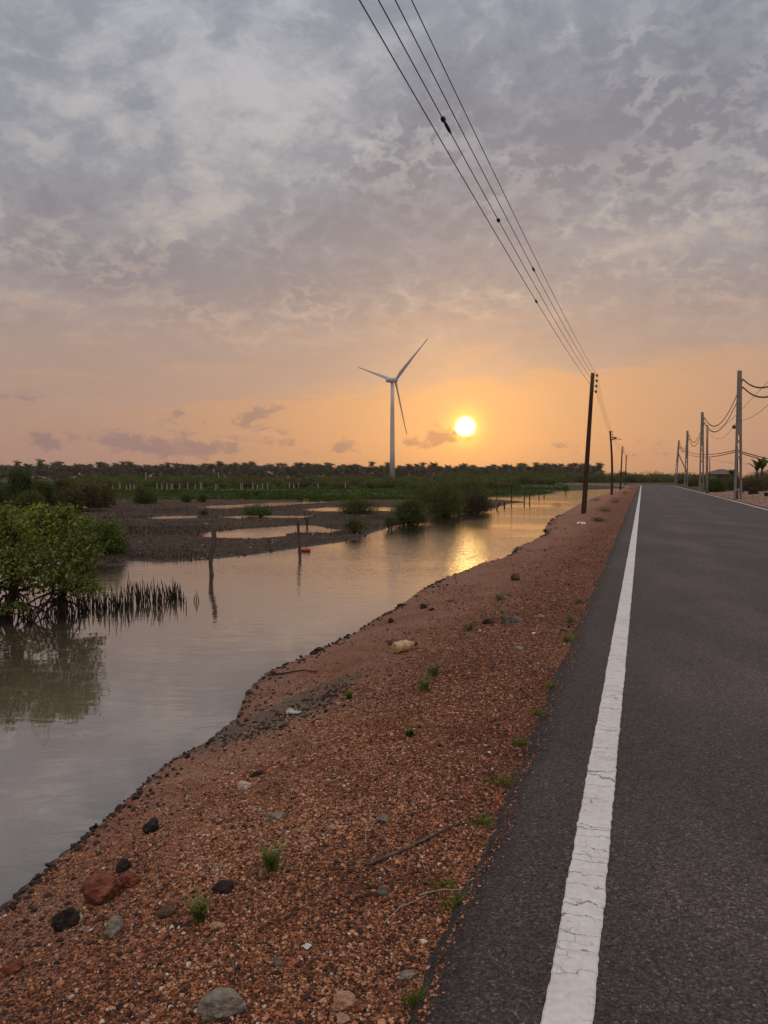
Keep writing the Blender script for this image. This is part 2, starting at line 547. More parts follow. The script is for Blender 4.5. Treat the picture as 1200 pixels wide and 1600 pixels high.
def terrain(X, Y):
    """height and surface masks of the land at (X, Y)"""
    X = np.asarray(X, float); Y = np.asarray(Y, float)
    wx = X + 0.10 * np.minimum(1, Y / 20) * fbm(X, Y, 0.9, 3, 21); wy = Y + 0.16 * fbm(X, Y, 0.8, 3, 22)
    sd = poly_sd(wx, wy, CH)
    xr = np.interp(Y, RBa[:, 1], RBa[:, 0])
    xr = np.where(Y > RBa[-1, 1], RBa[-1, 0] + (Y - RBa[-1, 1]) * K + bend(Y), xr)
    xe = x_edge(Y); xe2 = x_edge2(Y)
    right = X > xr + 0 * Y
    onroad = (X > xe) & (X < xe2) & (Y < 300)
    # verge between the water and the asphalt
    tot = np.maximum(xe - xr, 0.3)
    w = np.clip((X - xr) / tot, 0, 1)
    ds = np.maximum(-sd, 0)
    f = 1 - (1 - w) ** 1.7
    zv = WATER + 0.395 * f + 0.02 * (1 - np.exp(-ds / 0.15))
    zv = np.minimum(zv, WATER + 0.015 + 0.30 * ds)
    near = np.exp(-np.maximum(Y, 0) / 30)
    bump = 0.020 * fbm(X, Y, 1.5, 4, 1) + 0.010 * fbm(X, Y, 7, 3, 2) * near
    zv = zv + bump * np.clip(ds / 0.25, 0, 1) * np.clip((xe - X) / 0.2, 0.15, 1)
    # shore of the marsh
    mud = WATER + 0.026 + 0.020 * (1 - np.exp(-ds / 1.2)) + 0.060 * fbm(X * 0.40, Y, 0.50, 5, 3, 0.6) + 0.014 * fbm(X * 1.5, Y, 3.0, 3, 4)
    mud = np.minimum(mud, WATER + 0.01 + 0.10 * ds)
    for pl in POOLSp:
        ps = poly_sd(wx + 0.4 * fbm(X, Y, 0.5, 4, 31, 0.6), wy + 0.9 * fbm(X, Y, 0.35, 4, 32, 0.6), pl)
        mud = mud - 0.15 * sstep(ps, -0.9, 0.25)
    g = sstep(Y + 6 * fbm(X, Y, 0.05, 3, 33), 62, 78)
    field = -0.30 + 0.05 * fbm(X, Y, 0.2, 4, 34) + 0.10 * sstep(Y, 90, 200)
    zl = mud * (1 - g) + field * g
    zl = np.where(g > 0.02, np.minimum(zl, WATER + 0.02 + 0.10 * ds), zl)
    # far side of the road
    dr = np.maximum(X - xe2, 0)
    zr = -0.05 + 0.20 * sstep(dr, 0.3, 4.5) + 0.04 * fbm(X, Y, 0.6, 4, 41) * sstep(dr, 0.2, 2) + 0.25 * sstep(dr, 10, 30)
    z = np.where(right, np.where(onroad, -0.10, np.where(X >= xe2, zr, zv)), zl)
    z = np.where(~onroad & (X < xe) & right, np.minimum(zv, -0.055), z)
    bed = WATER - np.minimum(0.11 * np.maximum(sd, 0) + 0.006, 0.55) + 0.006 * fbm(X, Y, 3, 3, 51)
    z = np.where(sd > 0, np.minimum(bed, WATER - 0.004), z)
    z = np.where(onroad & right, -0.10, z)
    far = sstep(Y, 150, 260)
    z = z * (1 - far) + (-0.25) * far
    m_right = right & (Y < 240)
    grass = np.where(m_right, 0.0, g)
    grass = np.where(X > xe2, sstep(Y + 5 * fbm(X, Y, 0.1, 3, 61), 78, 95), grass)
    grass = np.maximum(grass, far)
    mudm = np.where(m_right, 0.0, 1.0 - g)
    sand = np.where((X > xe2) & (Y < 240), 1.0, 0.0)
    wet = np.where(sd > 0, 1.0, np.exp(-ds / (0.10 + 0.004 * np.maximum(Y, 0))))
    wet = np.where(m_right & (X > xe2), 0, wet)
    packed = np.where(m_right & (X < xe), np.clip(1.05 - w / (0.80 + 0.25 * sstep(Y, 5, 12)), 0, 1), 0)
    ga, gb = G(372, 1152, -0.40), G(548, 1074, -0.33)
    gx, gy = gb.x - ga.x, gb.y - ga.y
    gt = np.clip(((X - ga.x) * gx + (Y - ga.y) * gy) / (gx * gx + gy * gy), 0, 1)
    gd = np.hypot(X - ga.x - gt * gx, Y - ga.y - gt * gy)
    grey = np.exp(-(gd / (0.42 - 0.25 * gt)) ** 2)
    return z, dict(grey=grey, packed=packed, grass=grass, mud=mudm, sand=sand, wet=wet, sd=sd, xr=xr, xe=xe)


def zt(x, y):
    z, _ = terrain(np.array([x]), np.array([y]))
    return float(z[0])


def ground_at(px, py):
    """the land point seen at a picture position (solved on the real surface)"""
    z = -0.2
    for _ in range(25):
        p = G(px, py, z)
        z = 0.5 * z + 0.5 * zt(p.x, p.y)
    p = G(px, py, z)
    return Vector((p.x, p.y, zt(p.x, p.y)))


# ------------------------------------------------------------------ materials
def mat(name):
    m = bpy.data.materials.new(name); m.use_nodes = True
    nt = m.node_tree
    n = N(nt); b = nt.nodes['Principled BSDF']
    return m, n, b


def plain(name, col, rough=0.7, var=0.25, scale=8.0, metal=0.0, bump=0.0, spec=0.3):
    m, n, b = mat(name)
    tc = n.node('ShaderNodeTexCoord').outputs['Object']
    f = n.noise(tc, scale, 5, 0.6)
    c1 = tuple(q * (1 - var) for q in col[:3]); c2 = tuple(min(1, q * (1 + var)) for q in col[:3])
    n.put(b.inputs['Base Color'], n.ramp(f, [(0.3, c1), (0.7, c2)]))
    b.inputs['Roughness'].default_value = rough
    b.inputs['Metallic'].default_value = metal
    b.inputs['Specular IOR Level'].default_value = spec
    if bump: n.put(b.inputs['Normal'], n.bump(n.noise(tc, scale * 4, 5, 0.6), bump, 0.02))
    return m


def m_ground():
    m, n, b = mat('ground_soil')
    pos = n.node('ShaderNodeNewGeometry').outputs['Position']
    grass, mud, sand, wet = (n.attr(k) for k in ('grass', 'mud', 'sand', 'wet'))
    # gravel: coloured grains of several sizes
    warp = n.vm('ADD', pos, n.vm('SCALE', n.noise(pos, 40, 2, 0.5, color=True), scale=0.012))
    flat = n.vm('MULTIPLY', warp, (1, 1, 0.6))
    grain_c = n.vor(flat, 95, 'F1', out='Color')
    grain_d = n.vor(flat, 95, 'F1')
    r1, r2, r3 = n.sep(grain_c)
    grain2_c = n.sep(n.vor(flat, 38, 'F1', out='Color'))[0]
    tone = n.add(n.mul(r1, 0.65), n.mul(grain2_c, 0.35))
    gcol = n.ramp(tone, [(0.05, (0.018, 0.010, 0.008)), (0.26, (0.072, 0.029, 0.018)), (0.45, (0.165, 0.067, 0.037)), (0.62, (0.27, 0.115, 0.065)),
                         (0.76, (0.37, 0.175, 0.105)), (0.88, (0.47, 0.28, 0.185)), (0.97, (0.58, 0.48, 0.40))])
    patch = n.noise(pos, 0.9, 5, 0.6)
    patch2 = n.noise(pos, 3.4, 4, 0.6)
    # packed fine sand towards the water, loose grit by the road
    fs = n.noise(pos, 55, 4, 0.7)
    fsand = n.ramp(n.add(n.mul(fs, 0.6), n.mul(r1, 0.4)), [(0.25, (0.13, 0.062, 0.040)), (0.5, (0.275, 0.145, 0.096)), (0.75, (0.42, 0.245, 0.165))])
    gcol = n.mix(n.mul(n.step(n.add(n.attr('packed'), n.mul(n.sub(patch, 0.5), 0.9)), 0.35, 0.75), 0.85), gcol, fsand)
    gcol = n.mix(n.mul(n.step(patch, 0.44, 0.66), 0.8), gcol, n.vm('MULTIPLY', gcol, (0.82, 0.66, 0.58)))
    gcol = n.mix(n.mul(n.step(patch2, 0.50, 0.70), 0.55), gcol, n.vm('MULTIPLY', gcol, (1.35, 1.32, 1.28)))
    gcol = n.mix(n.mul(n.step(n.noise(n.vm('ADD', pos, (9, 4, 0)), 1.7, 5, 0.65), 0.56, 0.72), 0.65), gcol, n.vm('MULTIPLY', gcol, (0.55, 0.60, 0.66)))
    gcol = n.mix(n.mul(n.step(n.attr('packed'), 0.6, 0.15), 0.6), gcol, n.vm('MULTIPLY', gcol, (0.62, 0.52, 0.47)))
    grey = n.step(n.add(n.attr('grey'), n.mul(n.sub(n.noise(pos, 5, 5, 0.65), 0.5), 1.2)), 0.35, 0.75)
    gcol = n.mix(n.mul(grey, 0.8), gcol, n.ramp(n.noise(pos, 30, 4, 0.7), [(0.3, (0.045, 0.036, 0.030)), (0.6, (0.15, 0.125, 0.105)), (0.8, (0.26, 0.225, 0.195))]))
    # mud with dark crust
    mn = n.noise(pos, 6, 6, 0.65); mn2 = n.noise(pos, 0.7, 4, 0.6)
    mcol = n.ramp(mn, [(0.30, (0.018, 0.011, 0.007)), (0.52, (0.050, 0.032, 0.021)), (0.74, (0.115, 0.078, 0.054))])
    mcol = n.mix(n.step(mn2, 0.45, 0.7), mcol, n.vm('MULTIPLY', mcol, (1.5, 1.35, 1.25)))
    # short grass and bare earth
    fn = n.noise(n.vm('MULTIPLY', pos, (0.25, 1.0, 1.0)), 0.5, 6, 0.65)
    fcol = n.ramp(fn, [(0.32, (0.018, 0.014, 0.008)), (0.48, (0.030, 0.032, 0.012)), (0.62, (0.050, 0.060, 0.018)), (0.78, (0.080, 0.068, 0.036))])
    sn = n.noise(pos, 2.2, 6, 0.7)
    scol = n.ramp(sn, [(0.30, (0.10, 0.058, 0.042)), (0.50, (0.27, 0.17, 0.125)), (0.70, (0.40, 0.28, 0.22))])
    scol = n.mix(n.step(n.noise(pos, 9, 4, 0.7), 0.58, 0.72), scol, (0.07, 0.04, 0.03))
    col = n.mix(mud, gcol, mcol)
    col = n.mix(sand, col, scol)
    col = n.mix(n.step(n.add(grass, n.mul(n.sub(fn, 0.5), 0.6)), 0.3, 0.7), col, fcol)
    wetf = n.mul(wet, n.step(n.add(wet, n.mul(n.sub(patch2, 0.5), 0.8)), 0.2, 0.7))
    col = n.mix(n.mul(wetf, n.sub(0.75, n.mul(mud, 0.3))), col, n.vm('MULTIPLY', col, (0.42, 0.40, 0.40)))
    n.put(b.inputs['Base Color'], col)
    n.put(b.inputs['Roughness'], n.lmap(wetf, 0, 1, 0.92, 0.45))
    b.inputs['Specular IOR Level'].default_value = 0.25
    h = n.add(n.mul(n.sub(0.6, grain_d), 0.016), n.mul(n.noise(pos, 14, 5, 0.65), 0.03))
    h = n.add(h, n.mul(r2, 0.006))
    n.put(b.inputs['Normal'], n.bump(h, 1.0, 1.0))
    return m


def m_water():
    m, n, b = mat('pond_water')
    nt = m.node_tree
    nt.nodes.remove(b)
    out = nt.nodes['Material Output']
    pos = n.node('ShaderNodeNewGeometry').outputs['Position']
    X, Y, Z = n.sep(pos)
    # gentle wind ripples, finer and crisper out in the middle, swirls close in
    wv = n.vm('ADD', pos, n.vm('SCALE', n.noise(pos, 0.35, 2, 0.5, color=True), scale=0.9))
    r1 = n.noise(n.vm('MULTIPLY', wv, (0.55, 1.6, 1)), 1.2, 3, 0.5, 0.5)
    r2 = n.noise(n.vm('MULTIPLY', wv, (0.8, 1.4, 1)), 5.0, 3, 0.55, 0.3)
    r3 = n.noise(n.vm('MULTIPLY', pos, (1.0, 1.2, 1)), 12.0, 2, 0.5)
    midw = n.mul(n.step(Y, 9, 19), n.step(n.noise(pos, 0.12, 3, 0.5), 0.30, 0.52))
    h = total_([n.mul(r1, 0.0042), n.mul(r2, n.add(0.0012, n.mul(midw, 0.0085))), n.mul(r3, n.mul(midw, 0.0060))], n)
    nor = n.bump(h, 1.0, 1.0)
    swirl = n.noise(n.vm('MULTIPLY', wv, (0.8, 1.3, 1)), 1.6, 5, 0.65, 1.6)
    silt = n.attr('silt')
    body = n.mix(silt, (0.030, 0.025, 0.015), (0.27, 0.200, 0.155))
    body = n.mix(n.mul(n.step(swirl, 0.50, 0.66), n.mul(silt, 0.6)), body, (0.34, 0.29, 0.265))
    dif = n.node('ShaderNodeBsdfDiffuse'); n.put(dif.inputs[0], body); n.put(dif.inputs['Normal'], nor)
    tr = n.node('ShaderNodeBsdfTransparent'); tr.inputs[0].default_value = (0.80, 0.76, 0.68, 1)
    mx1 = n.node('ShaderNodeMixShader')
    n.put(mx1.inputs[0], n.attr('murk')); nt.links.new(tr.outputs[0], mx1.inputs[1]); nt.links.new(dif.outputs[0], mx1.inputs[2])
    gl = n.node('ShaderNodeBsdfGlossy'); gl.inputs['Roughness'].default_value = 0.015; n.put(gl.inputs['Normal'], nor)
    fr = n.node('ShaderNodeLayerWeight'); fr.inputs[0].default_value = 0.5; n.put(fr.inputs['Normal'], nor)
    refl = n.add(0.19, n.mul(n.m('POWER', fr.outputs['Facing'], 2.6), 0.72))
    mx2 = n.node('ShaderNodeMixShader')
    n.put(mx2.inputs[0], refl); nt.links.new(mx1.outputs[0], mx2.inputs[1]); nt.links.new(gl.outputs[0], mx2.inputs[2])
    nt.links.new(mx2.outputs[0], out.inputs[0])
    return m


def total_(l, n):
    t = l[0]
    for q in l[1:]: t = n.add(t, q)
    return t


def m_asphalt():
    m, n, b = mat('asphalt')
    pos = n.node('ShaderNodeNewGeometry').outputs['Position']
    c = n.sep(n.vor(pos, 110, 'F1', out='Color'))
    px_, py_, pz_ = n.sep(pos)
    across = n.add(n.mul(n.sub(px_, n.mul(py_, K)), 0.948), n.mul(n.sub(n.noise(pos, 0.4, 3, 0.5), 0.5), 0.5))
    dd = n.vor(pos, 110, 'F1')
    c2 = n.sep(n.vor(pos, 260, 'F1', out='Color'))
    tone = n.add(n.mul(c[0], 0.6), n.mul(c2[1], 0.4))
    col = n.ramp(tone, [(0.12, (0.015, 0.0118, 0.0118)), (0.45, (0.040, 0.032, 0.0325)), (0.70, (0.069, 0.056, 0.056)), (0.87, (0.115, 0.096, 0.094)), (0.96, (0.25, 0.215, 0.20))])
    big = n.noise(n.vm('MULTIPLY', pos, (1, 0.35, 1)), 0.8, 6, 0.6)
    col = n.mix(n.step(big, 0.40, 0.66), n.vm('MULTIPLY', col, (0.80, 0.79, 0.80)), n.vm('MULTIPLY', col, (1.25, 1.22, 1.22)))
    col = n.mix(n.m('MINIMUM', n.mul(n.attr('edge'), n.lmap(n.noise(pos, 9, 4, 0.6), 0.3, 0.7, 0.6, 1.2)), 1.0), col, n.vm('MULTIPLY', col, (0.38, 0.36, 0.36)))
    tr = n.m('MAXIMUM', n.step(n.m('ABSOLUTE', n.sub(across, 1.15)), 0.55, 0.05), n.step(n.m('ABSOLUTE', n.sub(across, 2.75)), 0.55, 0.05))
    col = n.mix(n.mul(tr, 0.6), col, n.vm('MULTIPLY', col, (1.28, 1.26, 1.26)))
    spot = n.step(n.noise(n.vm('ADD', pos, (3, 7, 0)), 2.6, 6, 0.7), 0.60, 0.70)
    col = n.mix(n.mul(spot, 0.5), col, n.vm('MULTIPLY', col, (0.62, 0.60, 0.60)))
    n.put(b.inputs['Base Color'], col)
    n.put(b.inputs['Roughness'], n.lmap(c[1], 0, 1, 0.62, 0.95))
    b.inputs['Specular IOR Level'].default_value = 0.35
    h = n.add(n.mul(n.sub(0.5, dd), 0.006), n.mul(n.noise(pos, 160, 3, 0.6), 0.004))
    n.put(b.inputs['Normal'], n.bump(h, 0.9, 1.0))
    return m


def m_line():
    m, n, b = mat('road_paint')
    pos = n.node('ShaderNodeNewGeometry').outputs['Position']
    x, y, z = n.sep(pos)
    u = n.mul(n.sub(x, n.mul(y, K)), 0.948)           # across the line
    v = n.add(n.mul(y, 1.055), n.mul(u, 0.33))         # along it
    wob = n.sub(n.noise(pos, 14, 4, 0.6), 0.5)
    cv = n.comb(n.mul(u, 1.6), n.add(n.mul(v, 8.5), n.mul(wob, 0.9)), 0.0)
    ed = n.vor(cv, 1.0, 'DISTANCE_TO_EDGE', rnd=0.95)
    crack = n.step(ed, 0.013, 0.004)
    crack = n.mul(crack, n.step(n.noise(pos, 3.3, 2, 0.5), 0.36, 0.50))
    cv2 = n.comb(n.mul(u, 9), n.add(n.mul(v, 16), n.mul(wob, 2.0)), 3.0)
    fine = n.mul(n.step(n.vor(cv2, 1.0, 'DISTANCE_TO_EDGE'), 0.012, 0.003), n.step(n.noise(pos, 5.0, 3, 0.5), 0.52, 0.62))
    crack = n.m('MAXIMUM', crack, n.mul(fine, 0.7))
    dirt = n.noise(pos, 30, 6, 0.7)
    col = n.ramp(dirt, [(0.30, (0.46, 0.44, 0.425)), (0.50, (0.54, 0.525, 0.515)), (0.70, (0.61, 0.595, 0.585))])
    big = n.noise(pos, 2.2, 4, 0.6)
    col = n.mix(n.mul(n.step(big, 0.45, 0.7), 0.5), col, n.vm('MULTIPLY', col, (0.82, 0.80, 0.79)))
    rust = n.step(n.vor(n.vm('ADD', pos, n.vm('SCALE', n.noise(pos, 60, 3, 0.6, color=True), scale=0.015)), 4.3, 'F1'), 0.055, 0.012)
    col = n.mix(n.mul(rust, 0.55), col, (0.42, 0.17, 0.06))
    col = n.mix(n.mul(crack, 0.7), col, (0.07, 0.06, 0.06))
    n.put(b.inputs['Base Color'], col)
    b.inputs['Roughness'].default_value = 0.75
    b.inputs['Specular IOR Level'].default_value = 0.25
    h = n.add(n.mul(crack, -0.004), n.mul(n.noise(pos, 140, 3, 0.6), 0.0025))
    n.put(b.inputs['Normal'], n.bump(h, 0.8, 1.0))
    return m


def m_leaf(name, dark, mid, light, trans=0.35, rough=0.5):
    m, n, b = mat(name)
    nt = m.node_tree
    t = n.attr('tint')
    col = n.ramp(t, [(0.0, dark), (0.55, mid), (1.0, light)])
    n.put(b.inputs['Base Color'], col)
    b.inputs['Roughness'].default_value = rough
    b.inputs['Specular IOR Level'].default_value = 0.3
    tl = n.node('ShaderNodeBsdfTranslucent')
    n.put(tl.inputs[0], n.vm('MULTIPLY', col, (1.3, 1.35, 0.6)))
    mx = n.node('ShaderNodeMixShader'); mx.inputs[0].default_value = trans
    out = nt.nodes['Material Output']
    nt.links.new(b.outputs[0], mx.inputs[1]); nt.links.new(tl.outputs[0], mx.inputs[2])
    nt.links.new(mx.outputs[0], out.inputs[0])
    return m


def m_pebble():
    m, n, b = mat('loose_gravel')
    t = n.attr('tint')
    pos = n.node('ShaderNodeNewGeometry').outputs['Position']
    col = n.ramp(t, [(0.0, (0.028, 0.018, 0.015)), (0.12, (0.050, 0.019, 0.012)), (0.30, (0.14, 0.048, 0.022)), (0.50, (0.27, 0.098, 0.042)),
                     (0.68, (0.40, 0.160, 0.074)), (0.82, (0.50, 0.26, 0.145)), (0.91, (0.46, 0.31, 0.22)), (0.97, (0.58, 0.50, 0.43)), (1.0, (0.13, 0.115, 0.10))])
    f = n.noise(pos, 150, 3, 0.6)
    col = n.mix(n.step(f, 0.40, 0.65), col, n.vm('MULTIPLY', col, (0.66, 0.62, 0.60)))
    n.put(b.inputs['Base Color'], col)
    b.inputs['Roughness'].default_value = 0.8
    b.inputs['Specular IOR Level'].default_value = 0.3
    return m


def m_stone(name, a, c, scale=14, rough=0.85):
    m, n, b = mat(name)
    tc = n.node('ShaderNodeTexCoord').outputs['Object']
    f = n.noise(tc, scale, 6, 0.68)
    s = n.noise(tc, scale * 6, 3, 0.6)
    mid = tuple((p + q) / 2 for p, q in zip(a, c))
    col = n.ramp(n.add(n.mul(f, 0.7), n.mul(s, 0.3)), [(0.34, a), (0.50, mid), (0.64, c)])
    n.put(b.inputs['Base Color'], col)
    b.inputs['Roughness'].default_value = rough
    b.inputs['Specular IOR Level'].default_value = 0.25
    n.put(b.inputs['Normal'], n.bump(n.add(f, n.mul(s, 0.5)), 0.7, 0.012))
    return m


def m_wood(name, a, c):
    m, n, b = mat(name)
    tc = n.node('ShaderNodeTexCoord').outputs['Object']
    f = n.noise(n.vm('MULTIPLY', tc, (14, 14, 0.9)), 1.0, 6, 0.65)
    n.put(b.inputs['Base Color'], n.ramp(f, [(0.32, a), (0.68, c)]))
    b.inputs['Roughness'].default_value = 0.85
    b.inputs['Specular IOR Level'].default_value = 0.2
    n.put(b.inputs['Normal'], n.bump(f, 0.6, 0.03))
    return m


M = {}
M['ground'] = m_ground(); M['water'] = m_water(); M['asphalt'] = m_asphalt(); M['paint'] = m_line(); M['pebble'] = m_pebble()
M['mangrove'] = m_leaf('mangrove_leaf', (0.024, 0.038, 0.009), (0.078, 0.115, 0.020), (0.30, 0.32, 0.065), 0.42)
M['shrub'] = m_leaf('shrub_leaf', (0.034, 0.046, 0.014), (0.080, 0.105, 0.028), (0.17, 0.180, 0.052), 0.42)
M['olive'] = m_leaf('dry_leaf', (0.045, 0.036, 0.017), (0.090, 0.074, 0.034), (0.16, 0.13, 0.06), 0.38)
M['palm'] = m_leaf('palm_leaf', (0.022, 0.024, 0.012), (0.040, 0.044, 0.020), (0.075, 0.075, 0.032), 0.25)
M['fresh'] = m_leaf('fresh_leaf', (0.035, 0.060, 0.012), (0.075, 0.125, 0.024), (0.16, 0.20, 0.05), 0.35)
M['bark'] = m_wood('dark_bark', (0.014, 0.010, 0.008), (0.050, 0.038, 0.028))
M['root'] = plain('root_bark', (0.035, 0.022, 0.017), 0.8, 0.5, 40)
M['pole_wood'] = m_wood('tarred_pole_wood', (0.028, 0.014, 0.010), (0.085, 0.040, 0.026))
M['grey_wood'] = m_wood('weathered_wood', (0.035, 0.027, 0.022), (0.15, 0.12, 0.10))
M['concrete'] = plain('pole_concrete', (0.22, 0.195, 0.17), 0.85, 0.25, 5, bump=0.2)
M['wire'] = plain('aluminium_wire', (0.025, 0.020, 0.018), 0.6, 0.2, 5)
M['porcelain'] = plain('porcelain', (0.10, 0.06, 0.045), 0.35, 0.2, 20)
M['steel'] = plain('galvanised_steel', (0.12, 0.11, 0.10), 0.5, 0.25, 20, 0.4)
M['turbine'] = plain('turbine_paint', (0.52, 0.50, 0.52), 0.5, 0.05, 0.2)
M['post_white'] = plain('fence_post_concrete', (0.30, 0.275, 0.245), 0.85, 0.25, 6)

# ------------------------------------------------------------------ ground, water, road
def grid(rows, cols):
    idx = np.arange(rows * cols).reshape(rows, cols)
    return np.stack([idx[:-1, :-1], idx[:-1, 1:], idx[1:, 1:], idx[1:, :-1]], -1).reshape(-1, 4)


def build_ground():
    Ya = np.concatenate([np.linspace(-9, 1.4, 60), 1.4 + (np.exp(np.linspace(0, math.log(1 + 1498 / 4.0), 760))[1:] - 1) * 4.0])
    t = np.linspace(-1, 1, 760)
    U = t * 0.75 + 0.75 * t ** 3 + 0.06
    YY, UU = np.meshgrid(Ya, U, indexing='ij')
    XX = UU * np.minimum(YY + 11.0, 940.0)
    z, a = terrain(XX.ravel(), YY.ravel())
    V = np.stack([XX.ravel(), YY.ravel(), z], 1)
    me = arrays('ground', V, grid(len(Ya), len(U)), True)
    for k in ('grass', 'mud', 'sand', 'wet', 'packed', 'grey'): vattr(me, k, a[k])
    tag(link('ground', me, M['ground']), kind='structure')


def build_water():
    Ya = np.concatenate([np.linspace(-9, 1.4, 40), 1.4 + (np.exp(np.linspace(0, math.log(1 + 175 / 6.0), 260))[1:] - 1) * 6.0])
    U = np.linspace(-1.3, 0.62, 300)
    YY, UU = np.meshgrid(Ya, U, indexing='ij')
    XX = UU * (YY + 10.0)
    z, a = terrain(XX.ravel(), YY.ravel())
    V = np.stack([XX.ravel(), YY.ravel(), np.full(XX.size, WATER)], 1)
    F = grid(len(Ya), len(U))
    keep = (z[F] < WATER + 0.06).any(1)
    used = np.unique(F[keep]); remap = np.full(len(V), -1); remap[used] = np.arange(len(used))
    me = arrays('water', V[used], remap[F[keep]], True)
    depth = WATER - z[used]
    sd = a['sd'][used]; y = V[used][:, 1]; x = V[used][:, 0]
    nearbank = np.exp(-np.maximum(x - 0, -1e9) * 0) * 0
    xr = a['xr'][used]
    dist_r = np.maximum(xr - x, 0)
    silt = np.exp(-dist_r / 2.3) * (1 - sstep(y, 9, 20) * 0.6)
    vattr(me, 'silt', np.clip(silt, 0, 1))
    vattr(me, 'murk', np.clip(0.25 + depth / 0.12, 0.0, 0.92))
    tag(link('water', me, M['water']), kind='structure')


def build_road():
    Ya = np.concatenate([np.arange(-9, 2, 0.12), np.arange(2, 9, 0.022), 9 + (np.exp(np.linspace(0, math.log(1 + 231 / 8.0), 420))[1:] - 1) * 8.0])
    xl = x_edge(Ya); xr = x_edge2(Ya)
    fine = np.minimum(1, 6 / np.maximum(Ya, 1))
    jit = (0.016 * fbm(Ya, Ya * 0, 11, 3, 71) + 0.008 * fbm(Ya, Ya * 0, 40, 2, 72)) * fine
    cols = []
    zs = []
    offs = [(-0.03, -0.13), (-0.035, -0.055), (0.0, -0.035), (0.055, -0.006), (0.15, 0.001)]
    for o, zz in offs:
        cols.append(xl + o + jit * (1 if o < 0.1 else 0) - (0.04 if False else 0)); zs.append(np.full(len(Ya), zz))
    for f in (0.12, 0.3, 0.5, 0.7, 0.9):
        cols.append(xl + 0.15 + (xr - xl - 0.3) * f); zs.append(0.004 + 0.03 * (1 - abs(2 * f - 1)) + Ya * 0)
    for o, zz in reversed(offs):
        cols.append(xr - o); zs.append(np.full(len(Ya), zz))
    XX = np.stack(cols, 1); ZZ = np.stack(zs, 1); YY = np.repeat(Ya[:, None], XX.shape[1], 1)
    me = arrays('road', np.stack([XX.ravel(), YY.ravel(), ZZ.ravel()], 1), grid(len(Ya), XX.shape[1]), False)
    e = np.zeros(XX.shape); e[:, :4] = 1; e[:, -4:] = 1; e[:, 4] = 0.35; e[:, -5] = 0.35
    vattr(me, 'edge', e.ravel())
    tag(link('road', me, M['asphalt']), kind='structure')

    def line(name, xc, seed, w):
        Yl = np.concatenate([np.arange(-9, 1.8, 0.1), np.arange(1.8, 7, 0.010), 7 + (np.exp(np.linspace(0, math.log(1 + 222 / 6.0), 500))[1:] - 1) * 6.0])
        c = xc(Yl)
        fn = np.minimum(1, 5 / np.maximum(Yl, 1)) ** 0.5
        a = c - w / 2 + (0.0045 * fbm(Yl, Yl * 0, 28, 3, seed) + 0.004 * fbm(Yl, Yl * 0, 4, 2, seed + 1)) * fn
        b = c + w / 2 + (0.0045 * fbm(Yl, Yl * 0 + 5, 28, 3, seed + 2) + 0.004 * fbm(Yl, Yl * 0, 4, 2, seed + 3)) * fn
        xs, zz = [], []
        xl_, xr_ = x_edge(Yl), x_edge2(Yl)
        for q, dz in ((a - 0.002, 0.0005), (a + 0.004, 0.0045), (c, 0.005), (b - 0.004, 0.0045), (b + 0.002, 0.0005)):
            # height of the road surface here
            fr = np.clip((q - xl_ - 0.15) / (xr_ - xl_ - 0.3), 0, 1)
            zroad = np.interp(fr, [0, 0.12, 0.3, 0.5, 0.7, 0.9, 1.0], [0.0012, 0.0112, 0.022, 0.034, 0.022, 0.010, 0.0012])
            xs.append(q); zz.append(zroad + dz + 0.0025)
        XX = np.stack(xs, 1); ZZ = np.stack(zz, 1); YY = np.repeat(Yl[:, None], 5, 1)
        me = arrays(name, np.stack([XX.ravel(), YY.ravel(), ZZ.ravel()], 1), grid(len(Yl), 5), False)
        return tag(link(name, me, M['paint']), kind='structure')
    line('road_marking', x_line, 81, 0.150)
    line('road_marking', x_line2, 91, 0.13)


build_ground()
build_water()
build_road()


# ------------------------------------------------------------------ loose gravel
def ico(sub):
    bm = bmesh.new(); bmesh.ops.create_icosphere(bm, subdivisions=sub, radius=1.0)
    v = np.array([q.co[:] for q in bm.verts]); f = np.array([[w.index for w in q.verts] for q in bm.faces])
    bm.free(); return v, f


def scatter(name, pts, sizes, tints, seed, sink=0.34, flat=0.82):
    rng = np.random.default_rng(seed)
    bv, bf = ico(1)
    n = len(pts)
    kinds = [bv * (1 + 0.28 * rng.standard_normal((len(bv), 1))) for _ in range(12)]
    kinds = np.array(kinds)[rng.integers(0, 12, n)]
    sc = np.stack([sizes * rng.uniform(0.7, 1.3, n), sizes * rng.uniform(0.7, 1.2, n), sizes * flat * rng.uniform(0.6, 1.2, n)], 1) * 0.5
    v = kinds * sc[:, None, :]
    a = rng.uniform(0, 2 * PI, n); tl = rng.normal(0, 0.3, n)
    ca, sa, ct, st = np.cos(a), np.sin(a), np.cos(tl), np.sin(tl)
    y2 = v[:, :, 1] * ct[:, None] - v[:, :, 2] * st[:, None]
    z2 = v[:, :, 1] * st[:, None] + v[:, :, 2] * ct[:, None]
    x3 = v[:, :, 0] * ca[:, None] - y2 * sa[:, None]
    y3 = v[:, :, 0] * sa[:, None] + y2 * ca[:, None]
    V = np.stack([x3 + pts[:, 0:1], y3 + pts[:, 1:2], z2 + pts[:, 2:3] + (sc[:, 2:3] * (1 - 2 * sink))], -1)
    F = bf[None] + (np.arange(n) * len(bv))[:, None, None]
    me = arrays(name, V.reshape(-1, 3), F.reshape(-1, 3), False)
    vattr(me, 'tint', np.repeat(tints, len(bv)))
    return me


